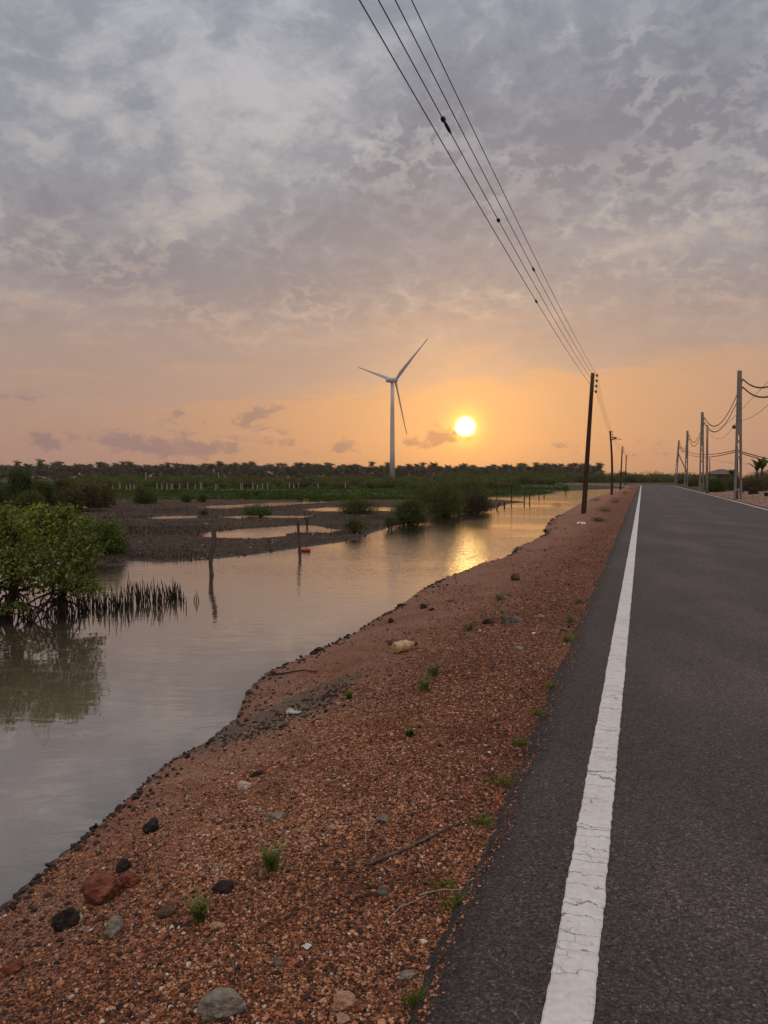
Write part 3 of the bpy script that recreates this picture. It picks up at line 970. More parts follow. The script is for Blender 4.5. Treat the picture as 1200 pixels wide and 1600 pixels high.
def verge_points(n, y0, y1, power, seed, margin=0.0, side='left'):
    rng = np.random.default_rng(seed)
    u = rng.uniform(0, 1, n)
    Y = y0 * (y1 / y0) ** (u ** power)
    if side == 'left':
        xr = np.interp(Y, RBa[:, 1], RBa[:, 0]); xe = x_edge(Y)
        lo = np.maximum(xr, -0.62 * Y - 0.5)
        X = lo + (xe - lo) * rng.uniform(0, 1, n)
    else:
        xe = x_edge2(Y); X = xe + rng.uniform(0.0, 9.0, n)
    z, a = terrain(X, Y)
    ok = (a['sd'] < -margin) & (z > WATER)
    if side == 'left': ok &= X < a['xe'] + 0.01
    return np.stack([X, Y, z], 1)[ok], -a['sd'][ok]


def build_gravel():
    rng = np.random.default_rng(4)
    P, S = [], []
    for (n, y0, y1, s0, s1, sd) in ((120000, 1.9, 5.6, 0.0045, 0.0105, 1), (44000, 1.9, 12, 0.009, 0.021, 2), (12000, 3.5, 26, 0.010, 0.026, 3), (4500, 8, 75, 0.018, 0.05, 5), (1500, 2.0, 9, 0.014, 0.034, 6)):
        p, ds = verge_points(n, y0, y1, 1.0, sd, 0.04)
        # clusters: sparse on the packed sand near the water, dense on the loose bank by the asphalt
        wp = np.clip(ds / np.maximum(ds + x_edge(p[:, 1]) - p[:, 0], 0.1), 0, 1)
        dens = 0.12 + 0.9 * sstep(wp, 0.05, 0.75) + 0.75 * fbm(p[:, 0], p[:, 1], 1.1, 4, 44) + 0.35 * fbm(p[:, 0], p[:, 1], 4.0, 3, 47) - 0.10 + np.where(p[:, 1] < 4, 0.25, 0) - 0.30 * sstep(p[:, 1], 5, 11)
        keep = rng.uniform(0, 1, len(p)) < np.clip(dens, 0.05, 1)
        p = p[keep]
        P.append(p); S.append(s0 * (s1 / s0) ** (rng.uniform(0, 1, len(p)) ** 1.7))
    P = np.concatenate(P); S = np.concatenate(S)
    T = np.clip(rng.beta(1.9, 2.0, len(P)) + 0.30 * fbm(P[:, 0], P[:, 1], 1.3, 4, 45) + 0.12 * fbm(P[:, 0], P[:, 1], 6.0, 2, 49), 0.02, 0.965)
    dk = rng.uniform(0, 1, len(P)); T = np.where(dk < 0.13, rng.uniform(0.0, 0.10, len(P)), T); T = np.where(dk > 0.985, 1.0, T)
    T = np.where((dk > 0.970) & (dk <= 0.985), 0.96, np.minimum(T, np.where(S > 0.017, 0.80, 0.90)))
    T = np.where(dk > 0.985, 1.0, T)
    # darker clods in drifts, and grit spilled onto the edge of the asphalt
    q, ds = verge_points(3600, 2.2, 26, 1.0, 17, 0.1)
    q = q[fbm(q[:, 0], q[:, 1], 0.75, 4, 48) > 0.16]
    r2 = np.random.default_rng(19)
    P = np.concatenate([P, q]); S = np.concatenate([S, r2.uniform(0.008, 0.026, len(q)) * (1 + q[:, 1] / 40)]); T = np.concatenate([T, r2.uniform(0.04, 0.30, len(q))])
    Ye = 2.0 * (14 / 2.0) ** r2.uniform(0, 1, 1500); off = np.abs(r2.normal(0, 0.045, 1500)) * (0.4 + 1.2 * vnoise(Ye * 1.3, Ye * 0, 5))
    q = np.stack([x_edge(Ye) + 0.01 + off, Ye, np.interp(off, [0, 0.055, 0.15], [-0.03, -0.006, 0.002])], 1)
    P = np.concatenate([P, q]); S = np.concatenate([S, r2.uniform(0.005, 0.014, len(q))]); T = np.concatenate([T, r2.uniform(0.1, 0.9, len(q))])
    tag(link('gravel', scatter('gravel', P, S, T, 7), M['pebble']), 'loose red brown gravel spread over the roadside bank', 'gravel', kind='stuff')
    # dark clods washed up along the waterline
    p, ds = verge_points(60000, 2.4, 40, 1.0, 11, 0.0)
    k = rng.uniform(0, 1, len(p)) < np.exp(-ds / (0.07 + 0.002 * p[:, 1])) * np.clip(0.35 + 0.9 * fbm(p[:, 0], p[:, 1], 0.8, 3, 46), 0.03, 1)
    p = p[k][:2600]
    s = rng.uniform(0.010, 0.032, len(p)) * (1 + p[:, 1] / 18)
    # a denser patch of grey debris where a runnel meets the water
    c = ground_at(385, 1150); c2 = ground_at(545, 1072)
    t = rng.uniform(0, 1, 420) ** 1.3
    q = np.stack([c.x + (c2.x - c.x) * t + rng.normal(0, 0.20, 420) * (1.2 - t), c.y + (c2.y - c.y) * t + rng.normal(0, 0.24, 420) * (1.2 - t)], 1)
    z, a = terrain(q[:, 0], q[:, 1]); ok = a['sd'] < 0.02
    q = np.concatenate([q, z[:, None]], 1)[ok]
    p = np.concatenate([p, q]); s = np.concatenate([s, rng.uniform(0.008, 0.034, len(q))])
    t = np.concatenate([rng.uniform(0.0, 0.10, len(p) - len(q)), np.where(rng.uniform(0, 1, len(q)) < 0.2, 1.0, rng.uniform(0, 0.12, len(q)))])
    tag(link('shore_debris', scatter('shore_debris', p, s, t, 8, 0.2, 0.7), M['pebble']), 'dark clods and scraps washed up along the waterline', 'debris', kind='stuff')
    p, ds = verge_points(3000, 30, 85, 1.0, 13, 0.0, 'right')
    s = rng.uniform(0.03, 0.09, len(p)) * np.where(rng.uniform(0, 1, len(p)) < 0.08, 2.0, 1)
    t = np.clip(rng.beta(1.4, 1.2, len(p)), 0, 0.93)
    tag(link('rubble', scatter('rubble', p, s, t, 9), M['pebble']), 'pinkish rubble strewn on the sandy ground beyond the road', 'rubble', kind='stuff')


build_gravel()

# ------------------------------------------------------------------ single stones and litter on the bank
STONE = {}


def stone_mat(kind):
    if kind not in STONE:
        a, c = dict(grey=((0.085, 0.075, 0.060), (0.27, 0.235, 0.19)), dark=((0.010, 0.007, 0.006), (0.034, 0.025, 0.020)), red=((0.050, 0.014, 0.009), (0.25, 0.080, 0.045)),
                    white=((0.26, 0.20, 0.14), (0.58, 0.49, 0.39)), brown=((0.045, 0.026, 0.018), (0.13, 0.075, 0.05)), tan=((0.22, 0.12, 0.07), (0.44, 0.27, 0.18)), blue=((0.06, 0.055, 0.048), (0.17, 0.155, 0.135)))[kind]
        STONE[kind] = m_stone(kind + '_stone', a, c)
    return STONE[kind]


def stone(px, py, wpx, hpx, kind, label, seed, name='stone', rz=None, water=False, blocky=0.9):
    p = G(px, py) if water else ground_at(px, py + hpx * 0.35)
    k = p.y / 1200.0
    w = wpx * k; h = hpx * k * 0.95
    rng = random.Random(seed)
    bv, bf = ico(4)
    planes = [(Vector((rng.gauss(0, 1), rng.gauss(0, 1), rng.gauss(0, 0.7))).normalized(), rng.uniform(0.50, 0.82)) for _ in range(15)]
    off = Vector((rng.uniform(0, 50), rng.uniform(0, 50), rng.uniform(0, 50)))
    V = []
    for q in bv:
        v = Vector(q)
        r = 1.0
        for nn, dd in planes:
            c = v.dot(nn)
            if c > 1e-3: r = min(r, (1 - blocky) + blocky * dd / c if dd / c < 1 else 1.0)
        r *= 1 + 0.20 * mnoise.noise(v * 1.6 + off) + 0.10 * mnoise.noise(v * 4.0 + off) + 0.05 * mnoise.noise(v * 9 + off) + 0.025 * mnoise.noise(v * 20 + off)
        V.append(v * r)
    V = np.array(V)
    V[:, 0] *= w / 2 * 1.2; V[:, 1] *= w / 2 * 0.9; V[:, 2] *= max(h * 0.62, w * 0.2)
    me = arrays(name, V, bf, False)
    o = link(name, me, stone_mat(kind))
    o.location = (p.x, p.y, p.z + V[:, 2].max() * 0.45)
    o.rotation_euler = (rng.uniform(-0.15, 0.15), rng.uniform(-0.15, 0.15), rng.uniform(-0.5, 0.5) if rz is None else rz)
    return tag(o, label, 'stone')


STONES = [
    (354, 1566, 72, 42, 'grey', 'large flat pale grey stone nearest the bottom of the gravel bank', 1, 0.2),
    (160, 1388, 64, 46, 'red', 'rough red lump like broken brick near the left edge of the bank', 2, 0.1),
    (205, 1374, 36, 24, 'red', 'low reddish clod just right of the rough red lump', 33, 0.1),
    (104, 1436, 46, 34, 'dark', 'black clod lying below the rough red lump', 3, 0.6),
    (178, 1446, 34, 42, 'grey', 'slanted grey slab stone with a pointed top beside a white pebble', 4, 0.9),
    (124, 1433, 14, 18, 'white', 'small white pebble left of the slanted grey slab stone', 5, 0.9),
    (236, 1290, 30, 28, 'dark', 'dark pyramid shaped stone alone near the water edge', 6, 0.2),
    (193, 1352, 26, 20, 'dark', 'small dark clod just above the rough red lump', 7, 0.2),
    (381, 1226, 22, 22, 'white', 'rounded white stone on the bank below the grey debris patch', 8, 0.3),
    (402, 1207, 20, 12, 'dark', 'flat black stone just above right of the rounded white stone', 9, 0.1),
    (261, 1422, 34, 20, 'brown', 'brown angular stone between the grey slab and a green sprout', 10, 0.8),
    (350, 1384, 40, 22, 'dark', 'broken dark lump between two green sprouts', 11, 0.2),
    (597, 1393, 20, 16, 'blue', 'small square bluish grey stone below the long stick', 12, 0.1),
    (538, 1563, 44, 30, 'tan', 'pinkish stone half buried at the bottom of the bank', 13, 0.2),
    (598, 1278, 22, 14, 'grey', 'little wedge shaped grey stone above the long stick', 14, 0.3),
    (518, 1293, 20, 14, 'tan', 'round pinkish pebble left of the long stick', 15, 0.3),
    (430, 1275, 30, 14, 'grey', 'two toned grey stone near the middle of the bank', 16, 0.3),
    (805, 902, 15, 13, 'brown', 'round reddish brown stone standing alone far up the bank', 17, 0.1),
    (798, 967, 36, 14, 'blue', 'long grey stone lying on the mid bank near a grass tuft', 18, 0.0),
    (762, 971, 18, 9, 'dark', 'dark clod between a grass tuft and the long grey stone', 19, 0.0),
    (846, 962, 12, 9, 'tan', 'small rounded tan stone right of the long grey stone', 20, 0.0),
    (497, 1014, 15, 10, 'dark', 'upper black stone of the pair at the water edge', 21, 0.0),
    (491, 1019, 11, 9, 'dark', 'lower black stone of the pair at the water edge', 22, 0.0),
    (626, 949, 13, 8, 'dark', 'dark wedge shaped stone poking out of the shallow water', 23, 0.0),
    (661, 948, 12, 8, 'dark', 'left one of two dark stones just up from the shore wedge', 24, 0.0),
    (674, 952, 11, 6, 'dark', 'right one of two dark stones just up from the shore wedge', 25, 0.0),
    (705, 938, 14, 5, 'brown', 'thin flat brick coloured stone on smooth sand', 26, 0.1),
    (613, 1003, 18, 12, 'brown', 'brown rock touching the yellow plastic bottle', 27, 0.1),
    (611, 970, 10, 8, 'dark', 'dark stone on the shore between black pair and wedge', 28, 0.1),
    (20, 1510, 34, 26, 'red', 'reddish clod at the bottom left corner of the bank', 29, 0.1),
    (634, 1522, 24, 16, 'grey', 'greyish stone close to the asphalt edge with a white chip', 30, 0.1),
    (340, 1445, 22, 18, 'tan', 'tan pebble right of a green sprout', 31, 0.3),
    (432, 1502, 18, 18, 'blue', 'bluish grey pebble in the lower middle of the bank', 32, 0.3),
    (455, 1112, 20, 10, 'white', 'pale grey white scrap stone within the grey debris patch', 34, 0.0),
    (535, 1590, 26, 14, 'tan', 'pale flat pebble at the bottom frame edge', 35, 0.0),
    (810, 1012, 16, 7, 'grey', 'thin flat grey stone near the asphalt halfway up the bank', 36, 0.0),
]
for (px, py, w, h, kd, lb, sd, rz) in STONES:
    stone(px, py, w, h, kd, lb, sd, rz=rz, water=(sd == 23))


def stick(pts, rad, label, mt, name='stick'):
    P = []
    for px, py in pts:
        g = ground_at(px, py); P.append(g + Vector((0, 0, rad * 1.2)))
    Q = []
    rng = random.Random(len(label))
    for i in range(len(P) - 1):
        for k in range(6):
            q = P[i].lerp(P[i + 1], k / 6)
            q.z = max(q.z, zt(q.x, q.y) + rad) + 0.002 + rng.uniform(0, rad * 0.6)
            q.x += rng.uniform(-1, 1) * rad * 0.5
            Q.append(q)
    Q.append(P[-1])
    mb = MB(); mb.tube(Q, [rad * (1.0 - 0.55 * abs(i / (len(Q) - 1) - 0.25)) for i in range(len(Q))], 7)
    return tag(mb.build(name, mt, None, True), label, 'stick')


M['pale_wood'] = m_wood('bleached_twig', (0.16, 0.11, 0.08), (0.36, 0.28, 0.21))
stick([(572, 1356), (610, 1341), (650, 1323), (688, 1303), (714, 1291)], 0.0075, 'long dark stick lying across the gravel near the road edge', M['grey_wood'])
stick([(512, 1224), (535, 1217), (552, 1208)], 0.004, 'short pale twig lying above the long dark stick', M['pale_wood'])
stick([(655, 1402), (690, 1393), (722, 1393)], 0.004, 'thin brown root running into the road side grass', M['pale_wood'], 'root')
stick([(600, 1445), (625, 1420), (650, 1410), (668, 1400)], 0.003, 'thin crooked twig below the small square stone', M['pale_wood'])
stick([(870, 980), (882, 984), (890, 987)], 0.006, 'short pale stick at the asphalt edge halfway up the bank', M['pale_wood'])
stick([(812, 860), (822, 859), (831, 860)], 0.010, 'thin pale stick on the sand far up the bank', M['pale_wood'])
stick([(418, 1057), (445, 1054), (470, 1050), (495, 1052)], 0.009, 'dark half buried stick on the smooth shore sand', M['bark'])


# plastic bottle, lying on the bank
def bottle():
    a, b_ = ground_at(616, 1022), ground_at(652, 1013)
    L = (b_ - a).length
    m, n, b = mat('yellowed_plastic')
    tc = n.node('ShaderNodeTexCoord').outputs['Object']
    f = n.noise(tc, 14, 5, 0.6)
    n.put(b.inputs['Base Color'], n.ramp(f, [(0.35, (0.30, 0.17, 0.07)), (0.6, (0.52, 0.37, 0.20)), (0.8, (0.60, 0.48, 0.32))]))
    b.inputs['Roughness'].default_value = 0.35
    o = empty('plastic_bottle', a)
    d = (b_ - a).normalized()
    M4 = d.to_track_quat('Z', 'Y').to_matrix().to_4x4()
    M4 = Matrix.Translation((0, 0, L * 0.21)) @ M4
    mb = MB(); r = L * 0.22
    mb.lathe([(r * 0.55, 0), (r * 0.96, L * 0.02), (r, L * 0.10), (r * 0.86, L * 0.2), (r * 0.98, L * 0.30), (r * 0.9, L * 0.42), (r * 0.92, L * 0.52), (r * 0.62, L * 0.68), (r * 0.42, L * 0.78), (r * 0.36, L * 0.86)], 20, M4)
    me = mb.mesh('bottle_body', True)
    for v in me.vertices:
        v.co += v.co.normalized() * 0.006 * mnoise.noise(v.co * 30)
    link('bottle_body', me, m, o)
    mb = MB(); mb.lathe([(r * 0.42, L * 0.86), (r * 0.44, L * 0.87), (r * 0.44, L * 0.96), (r * 0.36, L * 0.98)], 14, M4)
    mb.build('bottle_cap', plain('brown_cap', (0.10, 0.05, 0.02), 0.5), o, True)
    tag(o, 'crumpled yellowish plastic bottle lying on the gravel bank by a brown rock', 'bottle')


bottle()


def red_can():
    a = G(467, 861.5); b_ = G(485, 861.5)
    o = empty('plastic_can', a)
    L = (b_ - a).length
    red = plain('red_plastic', (0.34, 0.045, 0.018), 0.45, 0.3, 9)
    M4 = Matrix.Translation((0, 0, 0.03)) @ Matrix.Rotation(PI / 2, 4, 'Y')
    mb = MB()
    mb.lathe([(0.018, 0.0), (0.022, L * 0.10), (0.03, L * 0.2), (0.052, L * 0.42), (0.058, L * 0.55), (0.058, L * 0.95), (0.045, L)], 14, M4)
    mb.build('can_body', red, o, True)
    mb = MB(); mb.lathe([(0.025, -0.03), (0.026, 0.0), (0.022, 0.005)], 12, M4)
    mb.build('can_cap', plain('dark_cap', (0.03, 0.02, 0.02), 0.5), o, True)
    tag(o, 'red plastic can floating beside the straight weathered post', 'can')


red_can()


def scrap(px, py, s, label, col):
    p = ground_at(px, py)
    bm = bmesh.new(); bmesh.ops.create_grid(bm, x_segments=8, y_segments=8, size=s)
    for v in bm.verts: v.co.z = abs(mnoise.noise(v.co * (2.2 / s) + Vector((px, py, 0)))) * s * 1.2 + 0.004
    me = bpy.data.meshes.new('plastic_bag'); bm.to_mesh(me); bm.free()
    me.polygons.foreach_set('use_smooth', [True] * len(me.polygons))
    o = link('plastic_bag', me, plain('bag_' + str(px), col, 0.4, 0.2, 20)); o.location = p; o.rotation_euler = (0, 0, px)
    return tag(o, label, 'plastic bag')


scrap(463, 1115, 0.032, 'small bluish white plastic scrap in the grey debris patch', (0.34, 0.37, 0.41))
scrap(480, 1481, 0.013, 'tiny crumpled white scrap on the lower gravel bank', (0.48, 0.46, 0.43))
scrap(1122, 763, 0.22, 'small white bag in front of the bright green bush across the road', (0.7, 0.7, 0.7))
scrap(908, 819, 0.14, 'white scrap on the sand in front of the first wooden pole', (0.6, 0.55, 0.5))


# ------------------------------------------------------------------ foliage
def leaves(name, centres, n, L, aspect=0.45, seed=0, up=0.35, mt=None, parent=None, inner=0.35, tone=0.0):
    """n folded leaf blades spread through ellipsoid clumps (x,y,z,rx,ry,rz)"""
    rng = np.random.default_rng(seed)
    c = np.array(centres, float)
    vol = np.cbrt(c[:, 3] * c[:, 4] * c[:, 5]) ** 2.3
    k = rng.choice(len(c), n, p=vol / vol.sum())
    d = rng.standard_normal((n, 3)); d /= np.linalg.norm(d, axis=1)[:, None]
    r = inner + (1 - inner) * rng.uniform(0, 1, n) ** 0.55
    lump = 1 + 0.22 * np.sin(d[:, 0] * 5 + c[k, 0] * 9) * np.sin(d[:, 2] * 6 + k) + 0.10 * rng.standard_normal(n)
    p = c[k, :3] + d * (r * lump)[:, None] * c[k, 3:6]
    nrm = d * 0.6 + rng.standard_normal((n, 3)) * 0.6; nrm[:, 2] += up
    nrm /= np.linalg.norm(nrm, axis=1)[:, None]
    t = rng.standard_normal((n, 3)) + d * 0.8; t[:, 2] += 0.25
    t -= nrm * (t * nrm).sum(1)[:, None]; t /= np.linalg.norm(t, axis=1)[:, None] + 1e-9
    s = np.cross(nrm, t)
    l = L * rng.uniform(0.6, 1.3, n)[:, None]; w = l * aspect
    b = p - t * l * 0.5; tip = p + t * l * 0.5 - nrm * l * 0.08
    le = p + s * w * 0.5 + nrm * w * 0.22; ri = p - s * w * 0.5 + nrm * w * 0.22
    V = np.stack([b, le, tip, ri], 1).reshape(-1, 3)
    i = np.arange(n) * 4
    F = np.stack([np.stack([i, i + 1, i + 2], 1), np.stack([i, i + 2, i + 3], 1)], 1).reshape(-1, 3)
    me = arrays(name, V, F, False)
    cl = rng.uniform(-0.2, 0.2, len(c))
    tint = np.clip(0.42 + cl[k] + 0.22 * rng.standard_normal(n) + tone + np.where(rng.uniform(0, 1, n) < 0.06, 0.35, 0), 0, 1)
    vattr(me, 'tint', np.repeat(tint, 4))
    return me if mt is None else link(name, me, mt, parent)


def limb(mb, a, b, r0, r1, rng, n=5, wob=0.08, sides=6):
    a = Vector(a); b = Vector(b); L = (b - a).length
    pts = []
    for i in range(n + 1):
        t = i / n
        q = a.lerp(b, t)
        e = math.sin(PI * t)
        q += Vector((rng.uniform(-1, 1), rng.uniform(-1, 1), rng.uniform(-0.5, 0.5))) * wob * L * e
        pts.append(q)
    mb.tube(pts, [r0 + (r1 - r0) * i / n for i in range(n + 1)], sides)
    return pts


def bush(name, label, cat, loc, w, d, h, n, L, mt, seed, clumps=9, stems=7, low=0.12, group=None, aspect=0.45, tone=0.0, bark='bark', kind=None):
    rng = random.Random(seed)
    root = empty(name, loc)
    cs = []
    for i in range(clumps):
        a = 2 * PI * i / clumps + rng.uniform(-0.4, 0.4); rr = rng.uniform(0.15, 0.62)
        x = math.cos(a) * rr * w / 2; y = math.sin(a) * rr * d / 2
        top = h * (1 - 0.50 * rr ** 2) * rng.uniform(0.78, 1.0)
        z0 = h * low * rng.uniform(0.5, 1.2)
        rz = (top - z0) / 2
        cs.append((x, y, z0 + rz, w * rng.uniform(0.17, 0.30), d * rng.uniform(0.17, 0.30), rz))
        if low <= 0.05: cs.append((x * 1.2, y * 1.2, h * 0.17, w * rng.uniform(0.18, 0.27), d * rng.uniform(0.18, 0.27), h * 0.20))
    leaves('foliage', cs, n, L, aspect, seed, 0.35, mt, root, 0.3, tone)
    mb = MB()
    for i in range(stems):
        c = cs[i % len(cs)]
        limb(mb, (c[0] * 0.25, c[1] * 0.25, -0.08), (c[0], c[1], c[2] + c[5] * 0.5), h * 0.018 + 0.004, h * 0.006 + 0.002, rng)
    mb.build('stem', M[bark], root, True)
    return tag(root, label, cat, group, kind)

# ------------------------------------------------------------------ mangroves in the water, near
def mangrove():
    rng = random.Random(5)
    Y = 11.3
    base = D(95, 968, Y); base.z = WATER - 0.05
    root = empty('mangrove_tree', base)
    cl = [(-330, 840, 75, 60, .5), (-250, 820, 80, 70, .2), (-170, 838, 75, 62, -.3), (-95, 830, 70, 55, .3), (-30, 838, 62, 52, -.2), (15, 835, 50, 44, .45), (25, 880, 52, 36, -.45), (62, 826, 46, 42, 0.1),
          (100, 818, 40, 34, .4), (122, 845, 38, 40, -.2), (95, 880, 46, 42, -.5), (135, 880, 26, 34, .1), (65, 908, 44, 24, .3), (122, 915, 30, 18, -.2), (148, 922, 16, 12, 0),
          (-60, 895, 60, 34, .0), (24, 950, 24, 13, -.7), (-34, 960, 30, 18, -.8), (40, 985, 12, 8, -.6), (102, 798, 16, 13, .2), (8, 800, 12, 16, -.2), (60, 800, 22, 15, .1)]
    cs = []
    for px, py, rx, rz, dy in cl:
        p = D(px, py, Y + dy) - base
        k = (Y + dy) / 1200
        cs.append((p.x, p.y, p.z, rx * k, rx * k * 0.9, rz * k))
    leaves('foliage', cs, 24000, 0.066, 0.52, 3, 0.4, M['mangrove'], root, 0.3, 0.18)
    for x0, y0, x1, y1, r0 in ((0, 0, 0.02, 0.05, 0.07), (-0.75, -0.2, -0.70, 0.1, 0.085), (-2.3, 0.2, -2.2, 0.1, 0.075), (-3.6, 0.1, -3.5, 0.1, 0.075)):
        mb = MB(); limb(mb, (x0, y0, -0.02), (x1, y1, 0.78), r0, r0 * 0.66, rng, 6, 0.05, 9)
        mb.build('trunk', M['bark'], root, True)
    feet = [Vector((0, 0, 0)), Vector((-0.75, -0.2, 0)), Vector((-2.3, 0.2, 0)), Vector((-3.6, .1, 0))]
    tops = [Vector((0.02, 0.05, 0.72)), Vector((-0.70, 0.1, 0.72)), Vector((-2.2, .1, .72)), Vector((-3.5, .1, .72))]
    br = [MB() for _ in tops]
    for c in cs:
        k = min(range(4), key=lambda i: (tops[i] - Vector(c[:3])).length + rng.uniform(0, 0.3))
        pts = limb(br[k], tops[k] - Vector((0, 0, rng.uniform(0, 0.35))), c[:3], 0.026, 0.010, rng, 5, 0.10)
        for _ in range(5):
            e = Vector(c[:3]) + Vector((rng.gauss(0, 1) * c[3], rng.gauss(0, 1) * c[4], rng.gauss(0, 1) * c[5])) * 0.7
            limb(br[k], pts[rng.choice((2, 3, 4))], e, 0.008, 0.003, rng, 3, 0.12, 4)
    for i in range(30):                            # low bare twigs
        k = rng.choice((0, 0, 1, 1, 2))
        st = feet[k] + Vector((0, 0, rng.uniform(0.15, 0.6)))
        limb(br[k], st, st + Vector((rng.uniform(-0.6, 0.6), rng.uniform(-0.4, 0.3), rng.uniform(-0.25, 0.3))), 0.010, 0.004, rng, 4, 0.18, 5)
    for q in br: q.build('branches', M['bark'], root, True)
    for k, n_ in enumerate((14, 18, 9, 8)):        # arching prop roots
        mb = MB()
        for i in range(n_):
            s = feet[k]
            a = rng.uniform(0, 2 * PI); L = rng.uniform(0.25, 0.85); zt0 = rng.uniform(0.2, 0.62)
            e = s + Vector((math.cos(a) * L, math.sin(a) * L * 0.8, -0.12))
            st = s + Vector((math.cos(a) * 0.03, math.sin(a) * 0.03, zt0))
            pts = []
            for j in range(8):
                t = j / 7
                q = st.lerp(e, t); q.z = st.z + (e.z - st.z) * t ** 2.1
                q += Vector((rng.uniform(-1, 1), rng.uniform(-1, 1), 0)) * 0.02
                pts.append(q)
            mb.tube(pts, [0.017 - 0.008 * j / 7 for j in range(8)], 6)
        mb.build('prop_root', M['root'], root, True)
    tag(root, 'big leafy green mangrove standing in the water at the left edge', 'mangrove')


mangrove()
p = G(150, 868); bush('mangrove_bush', 'low rounded mangrove bush on the mud just behind the big mangrove', 'bush', (p.x - 0.1, p.y + 0.3, WATER), 1.9, 1.5, 1.22, 12000, 0.066, M['mangrove'], 12, 10, 8, 0.04, tone=0.06)


# breathing roots standing out of the shallows: one built, the rest are copies
def breathing_roots():
    rng = random.Random(77)
    protos = []
    for k in range(5):
        mb = MB(); h = 1.0
        b = Vector((rng.uniform(-.05, .05), rng.uniform(-.05, .05), 0))
        mb.tube([(0, 0, -0.12), b * 0.5 + Vector((0, 0, h * 0.4)), b + Vector((0, 0, h * 0.8)), b * 1.1 + Vector((0, 0, h))], [0.0085, 0.0075, 0.0055, 0.0015], 6)
        protos.append(mb.mesh('breathing_root', True))
        protos[-1].materials.append(M['root'])
    spots = []
    for cx, cy, sp, n in ((150, 950, 8, 20), (166, 950, 6, 14), (182, 948, 5, 15), (197, 946, 6, 18), (214, 943, 6, 22), (230, 942, 5, 18), (246, 941, 5, 16), (262, 938, 6, 18), (275, 936, 5, 14), (296, 938, 12, 9),
                          (120, 955, 14, 22), (75, 962, 20, 22), (20, 968, 25, 18), (135, 948, 10, 14)):
        for _ in range(n): spots.append((rng.gauss(cx, sp * 1.05), rng.gauss(cy, 5.0)))
    first = None
    for i, (px, py) in enumerate(spots):
        p = G(px, py)
        h = rng.uniform(0.12, 0.34) * (0.6 if px > 285 else 1.0) + (0.03 if 190 < px < 270 else 0)
        if first is None:
            first = o = link('breathing_root', protos[0])
            tag(o, 'thin dark breathing root standing out of the water beside the big mangrove', 'root', 'breathing roots by the big mangrove')
        else:
            o = first.copy(); o.data = rng.choice(protos); C.objects.link(o)
        o.location = p; o.scale = (1, 1, h); o.rotation_euler = (rng.gauss(0, 0.06), rng.gauss(0, 0.06), rng.uniform(0, 6))


breathing_roots()


def stubble():
    rng = np.random.default_rng(3)
    n = 60000
    Y = 16 + 50 * rng.uniform(0, 1, n) ** 1.4
    X = (-0.62 + 0.72 * rng.uniform(0, 1, n)) * Y
    z, a = terrain(X, Y)
    dens = np.clip(0.30 + 1.7 * fbm(X * 0.5, Y * 1.6, 0.30, 4, 91), 0, 1)
    ok = (a['mud'] > 0.5) & (a['sd'] < -0.1) & (z > WATER - 0.02) & (rng.uniform(0, 1, n) < dens)
    X, Y, z = X[ok], Y[ok], z[ok]; n = len(X)
    h = rng.uniform(0.04, 0.15, n) * (1 + 0.5 * fbm(X, Y, 0.3, 2, 92)); r = rng.uniform(0.006, 0.014, n)
    ang = np.array([0, 2 * PI / 3, 4 * PI / 3])
    V = np.zeros((n, 4, 3))
    for k in range(3):
        V[:, k, 0] = X + np.cos(ang[k]) * r; V[:, k, 1] = Y + np.sin(ang[k]) * r; V[:, k, 2] = z - 0.02
    V[:, 3, 0] = X + rng.normal(0, 0.015, n); V[:, 3, 1] = Y; V[:, 3, 2] = z + h
    i = np.arange(n) * 4
    F = np.stack([np.stack([i, i + 1, i + 3], 1), np.stack([i + 1, i + 2, i + 3], 1), np.stack([i + 2, i, i + 3], 1)], 1).reshape(-1, 3)
    tag(link('root_stubble', arrays('root_stubble', V.reshape(-1, 3), F), M['root']), 'dark stubble of root tips covering the mud flat', 'stubble', kind='stuff')
    # clods on the mud, pale and dark
    n = 5200
    Y = 16 + 40 * rng.uniform(0, 1, n) ** 1.4; X = (-0.62 + 0.75 * rng.uniform(0, 1, n)) * Y
    z, a = terrain(X, Y); ok = (a['mud'] > 0.5) & (a['sd'] < 0.0) & (z > WATER - 0.02)
    p = np.stack([X, Y, z], 1)[ok]
    s = rng.uniform(0.02, 0.10, len(p)); t = np.where(rng.uniform(0, 1, len(p)) < 0.06, 0.93, rng.uniform(0, 0.13, len(p)))
    tag(link('mud_clods', scatter('mud_clods', p, s, t, 10, 0.3, 0.5), M['pebble']), 'dark clods and bits of shell on the mud flat', 'mud clods', kind='stuff')


stubble()

# ------------------------------------------------------------------ posts in the water
def post(pts, rads, Y, label, mt, name='wooden_post', notch=False):
    base = D(pts[0][0], pts[0][1], Y)
    base.z = WATER
    o = empty(name, base)
    P = [Vector((0, 0, -0.35))] + [D(px, py, Y) - base for px, py in pts]
    Q, Rr = [], []
    for i in range(len(P) - 1):
        for k in range(4):
            Q.append(P[i].lerp(P[i + 1], k / 4)); Rr.append(rads[max(i - 1, 0)] + (rads[i] - rads[max(i - 1, 0)]) * k / 4)
    Q.append(P[-1]); Rr.append(rads[-1])
    mb = MB(); mb.tube(Q, Rr, 9)
    me = mb.mesh('shaft', True)
    for v in me.vertices: v.co += Vector((mnoise.noise(v.co * 9), mnoise.noise(v.co * 9 + Vector((7, 0, 0))), 0)) * rads[0] * 0.35
    me.materials.append(mt)
    o2 = bpy.data.objects.new(name, me); C.objects.link(o2); o2.location = base
    bpy.data.objects.remove(o)
    o2.name = name
    return tag(o2, label, 'post')


